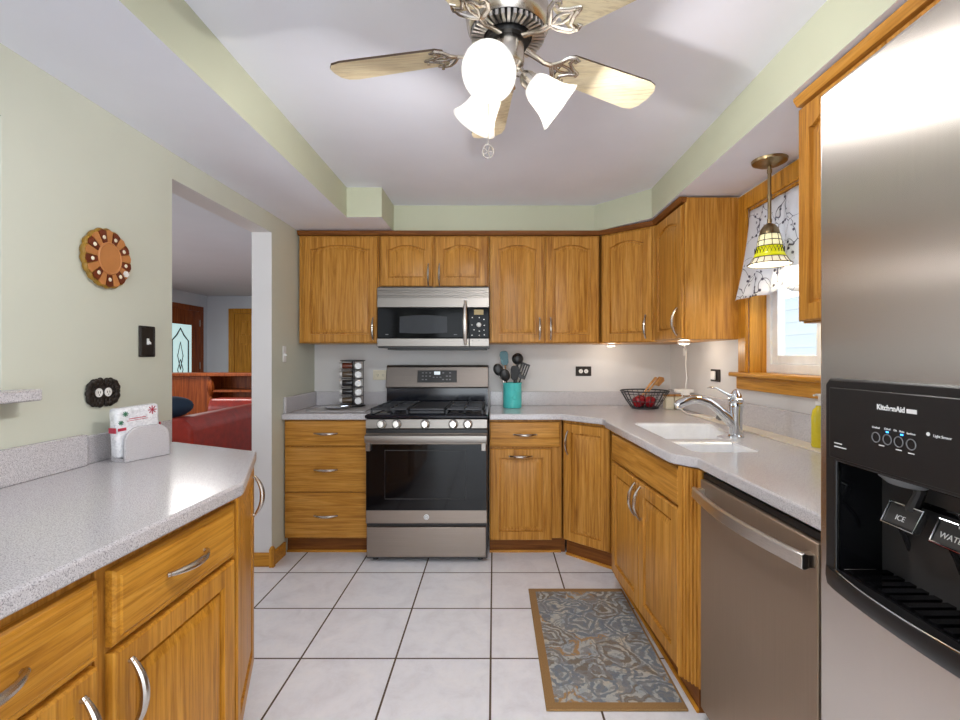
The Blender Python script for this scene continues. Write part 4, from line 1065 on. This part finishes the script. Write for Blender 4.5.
t = thing('soap_bottle', 'yellow soap bottle on the counter ledge beside the refrigerator', 'bottle', (1.283, 1.892, CT1+.0065))
MB().lathe([(.026,0),(.028,.006),(.028,.12),(.024,.145),(.013,.158),(.012,.165)], 24).build('bottle', M['soap'], t)
m = MB(); m.lathe([(.014,.165),(.014,.180),(.005,.182),(.005,.20),(.014,.203),(.014,.210)], 16); m.tube([(0,0,.207),(-.03,-.01,.205)], .004, 8); m.build('pump', M['white_plastic'], t)

# ------------------------------------------------------------------ wall plates
def outlet(label, loc, rz, w, h, plate, face, kind='duplex', vert=False):
    t = thing('outlet_plate' if kind == 'duplex' else 'switch_plate', label, 'outlet' if kind == 'duplex' else 'switch', loc, rz)
    MB().box(-w/2, w/2, -.006, 0, -h/2, h/2).build('plate', plate, t, bevel=.0025)
    if kind == 'duplex':
        for s_ in (-1, 1):
            c = (0, -.006, .02*s_) if vert else (.02*s_, -.006, 0)
            m = MB(); m.lathe([(.0155,0),(.0155,.002)], 20, aim(c, (0,-1,0))); rc = m.build('receptacle', face, t)
            m = MB()
            for q in (-.005, .005): m.box(c[0]+q-.001, c[0]+q+.001, -.0085, -.0078, c[2]-.003, c[2]+.005)
            m.lathe([(.002,0),(.002,.0006)], 8, aim((c[0],-.0079,c[2]-.008), (0,-1,0))); m.build('slot', M['black'], rc)
    else:
        m = MB(); m.box(-.005, .005, -.009, -.006, -.012, .012); m.loops([[(-.0035,-.008,-.006),(.0035,-.008,-.006),(.0035,-.008,.006),(-.0035,-.008,.006)], [(-.003,-.018,-.011),(.003,-.018,-.011),(.003,-.018,-.004),(-.003,-.018,-.004)]]); m.build('toggle', face, t)
    return t
wy = BY-.0005
sb = lambda px: (px-494)/132.4
outlet('cream outlet on the wall between the spice rack and the range', (sb(380.5), wy, CAM_H-(375-357.5)/132.4), 0, .115, .075, M['cream_plastic'], M['cream_plastic'])
outlet('dark outlet plate on the back wall over the long countertop', (sb(583.5), wy, CAM_H-(371.2-357.5)/132.4), 0, .118, .072, M['bronze'], M['white_plastic'])
t = outlet('dark square switch plate on the wall between corner and window', (RX-.0005, 2.886, 1.166), -PI/2, .118, .074, M['bronze'], M['white_plastic'], 'switch')
MB().box(-.028, .020, -.022, -.009, -.026, .026).build('plug_in_light', M['white_plastic'], t, bevel=.005)
outlet('white switch plate on the wall left of the upper cabinets', (LXF+.0005, 3.10, 1.295), PI/2, .045, .105, M['white_plastic'], M['white_plastic'], 'switch')
t = outlet('dark bronze switch plate beside the doorway', (LX+.0005, 1.897, 1.337), PI/2, .085, .122, M['bronze'], M['white_plastic'], 'switch')
m = MB()
for k in range(26):
    u = k/26; 
    for s_ in (-1, 1): pass
m.tube([(-.036,-.006,-.054),(.036,-.006,-.054),(.036,-.006,.054),(-.036,-.006,.054)], .004, 8, closed=True); m.build('ornament', M['bronze'], t)
t = outlet('ornate dark bronze outlet plate above the napkin holder', (LX+.0005, 1.682, 1.152), PI/2, .105, .070, M['bronze'], M['white_plastic'])
m = MB()
n = 26
for k in range(n):
    a = 2*PI*k/n; ex = abs(math.cos(a))**.7*math.copysign(1, math.cos(a)); ez = abs(math.sin(a))**.7*math.copysign(1, math.sin(a))
    m.sphere((.062*ex, -.006, .040*ez), .011+.002*(k % 2), 1, .6, 1, 8)
    if k % 2 == 0: m.sphere((.045*ex, -.008, .029*ez), .007, 1, .5, 1, 6)
m.build('ornament', M['bronze'], t)

# ------------------------------------------------------------------ carved wooden plaque
t = thing('wooden_plaque', 'round scalloped wooden plaque with carved petals on the sage wall', 'wall decoration', (LX+.0005, 1.690, 1.622), PI/2)
NS = 18
def face_y(T_): return T_
m = MB(); F_ = tr(0,0,0) @ rx(PI/2)
wob = lambda a: 1+.05*abs(math.sin(a*NS/2))
m.lathe([(.096,0),(.101,.008),(.101,.014),(.097,.019)], 144, F_, wob=wob); m.build('rim', plain('yellow_brown_rim', (150,112,32), .4), t)
for k in range(NS):
    a0 = 2*PI*k/NS+.02; a1 = 2*PI*(k+1)/NS-.02; am = (a0+a1)/2
    r0, r1 = .050, .096
    pts = [(r0*math.cos(a0), r0*math.sin(a0)), (r1*math.cos(a0), r1*math.sin(a0)), ((r1+.004)*math.cos(am), (r1+.004)*math.sin(am)), (r1*math.cos(a1), r1*math.sin(a1)), (r0*math.cos(a1), r0*math.sin(a1))]
    m = MB(); m.prism(pts, .018, .023 if k % 2 else .022, F_)
    o = m.build('petal', M['petal_dark'] if k % 2 and 'petal_dark' in M else M.setdefault('petal_dark', plain('carved_dark_red', (108,44,20), .4, noise=.3)) if k % 2 else M.setdefault('petal_light', plain('petal_tan', (190,126,72), .4)), t)
    if k % 2:
        m = MB(); m.sphere((.074*math.cos(am), .074*math.sin(am), .023), .007, 1, 1, .4, 8, F_); m.build('inlay', M['cream_plastic'], o)
m = MB(); m.lathe([(.0525,.018),(.0525,.024),(.049,.027),(.046,.024),(.001,.024)], 48, F_ @ Matrix.Diagonal((1,1.08,1,1)), True, True); m.build('centre_disc', M['petal_light'], t)
m = MB(); m.prism([(.010*math.cos(2*PI*k/6)*1.2+.082*math.cos(-.55), .012*math.sin(2*PI*k/6)+.082*math.sin(-.55)) for k in range(6)], .024, .028, F_); m.build('white_chip', M['white_plastic'], t)

# ------------------------------------------------------------------ napkin holder
NX, NYp = -1.258, 1.638
na = math.atan2(1.783-1.638, -1.207+1.258)
t = thing('napkin_holder', 'grey speckled napkin holder on the peninsula countertop', 'napkin holder', (NX, NYp, CB), na)
def holder_plate(y0, y1, h=.118, w=.158):
    pts = [(0,0),(w,0),(w,h*.55)]
    for k in range(9): a = PI/2*k/8; pts.append((w-.045*(1-math.cos(a)) if False else w-.05+.05*math.cos(a), h-.05+.05*math.sin(a)))
    for k in range(9): a = PI/2+PI/2*k/8; pts.append((.05+.05*math.cos(a), h-.05+.05*math.sin(a)))
    m = MB(); m.loops([[(x, y0, z) for x, z in pts], [(x, y1, z) for x, z in pts]]); return m
holder_plate(0, .012).build('front_plate', M['counter'], t, bevel=.003)
holder_plate(.062, .074).build('back_plate', M['counter'], t, bevel=.003)
MB().box(.0, .158, .0125, .0615, 0, .012).build('base', M['counter'], t)
M['pack'] = NT('printed_plastic_wrap')
tt = M['pack']; v = tt.coords(); f = tt.noise(v, 70, 4, .6, 1.5); tt.col(tt.ramp(f, [(.3, lin(214,214,218)), (.6, lin(244,244,246))])); tt.inp(Roughness=.18); tt.bump(f, .5, .006); M['pack'] = tt.m
M['pink'] = plain('berry_print', (186,50,74), .4); M['sage_print'] = plain('green_print', (70,130,100), .4)
t = thing('napkin_pack', 'clear wrapped pack of white printed napkins in the grey holder', 'napkins', (NX, NYp, CB+.013), na)
m = MB(); T = tr(-.012, .016, 0)
m.box(0, .150, 0, .042, 0, .172, T @ ry(-.05)); m.build('pack', M['pack'], t, bevel=.012, seg=3)
T = tr(-.012, .0155, 0) @ ry(-.05)
def star(x, z, r, mat, n=8):
    m = MB()
    for k in range(n):
        a = 2*PI*k/n; m.tube([T @ Vector((x, -.0005, z)), T @ Vector((x+r*math.cos(a), -.0005, z+r*math.sin(a)))], [.0012,.0018], 6)
    m.build('star_print', mat, t)
star(.122, .152, .015, M['pink']); star(.030, .150, .009, M['sage_print']); star(.014, .122, .008, M['sage_print'])
m = MB(); m.box(.040, .098, -.0006, .001, .130, .1325, T); m.box(.034, .106, -.0006, .001, .124, .1255, T); m.build('printed_lines', M['pink'], t)
m = MB(); m.box(-.004, .0, .004, .036, .088, .106, T); m.box(.004, .03, -.0008, .002, .094, .104, T); m.box(.150, .154, .004, .038, .09, .102, T); m.build('red_band', M['pink'], t)
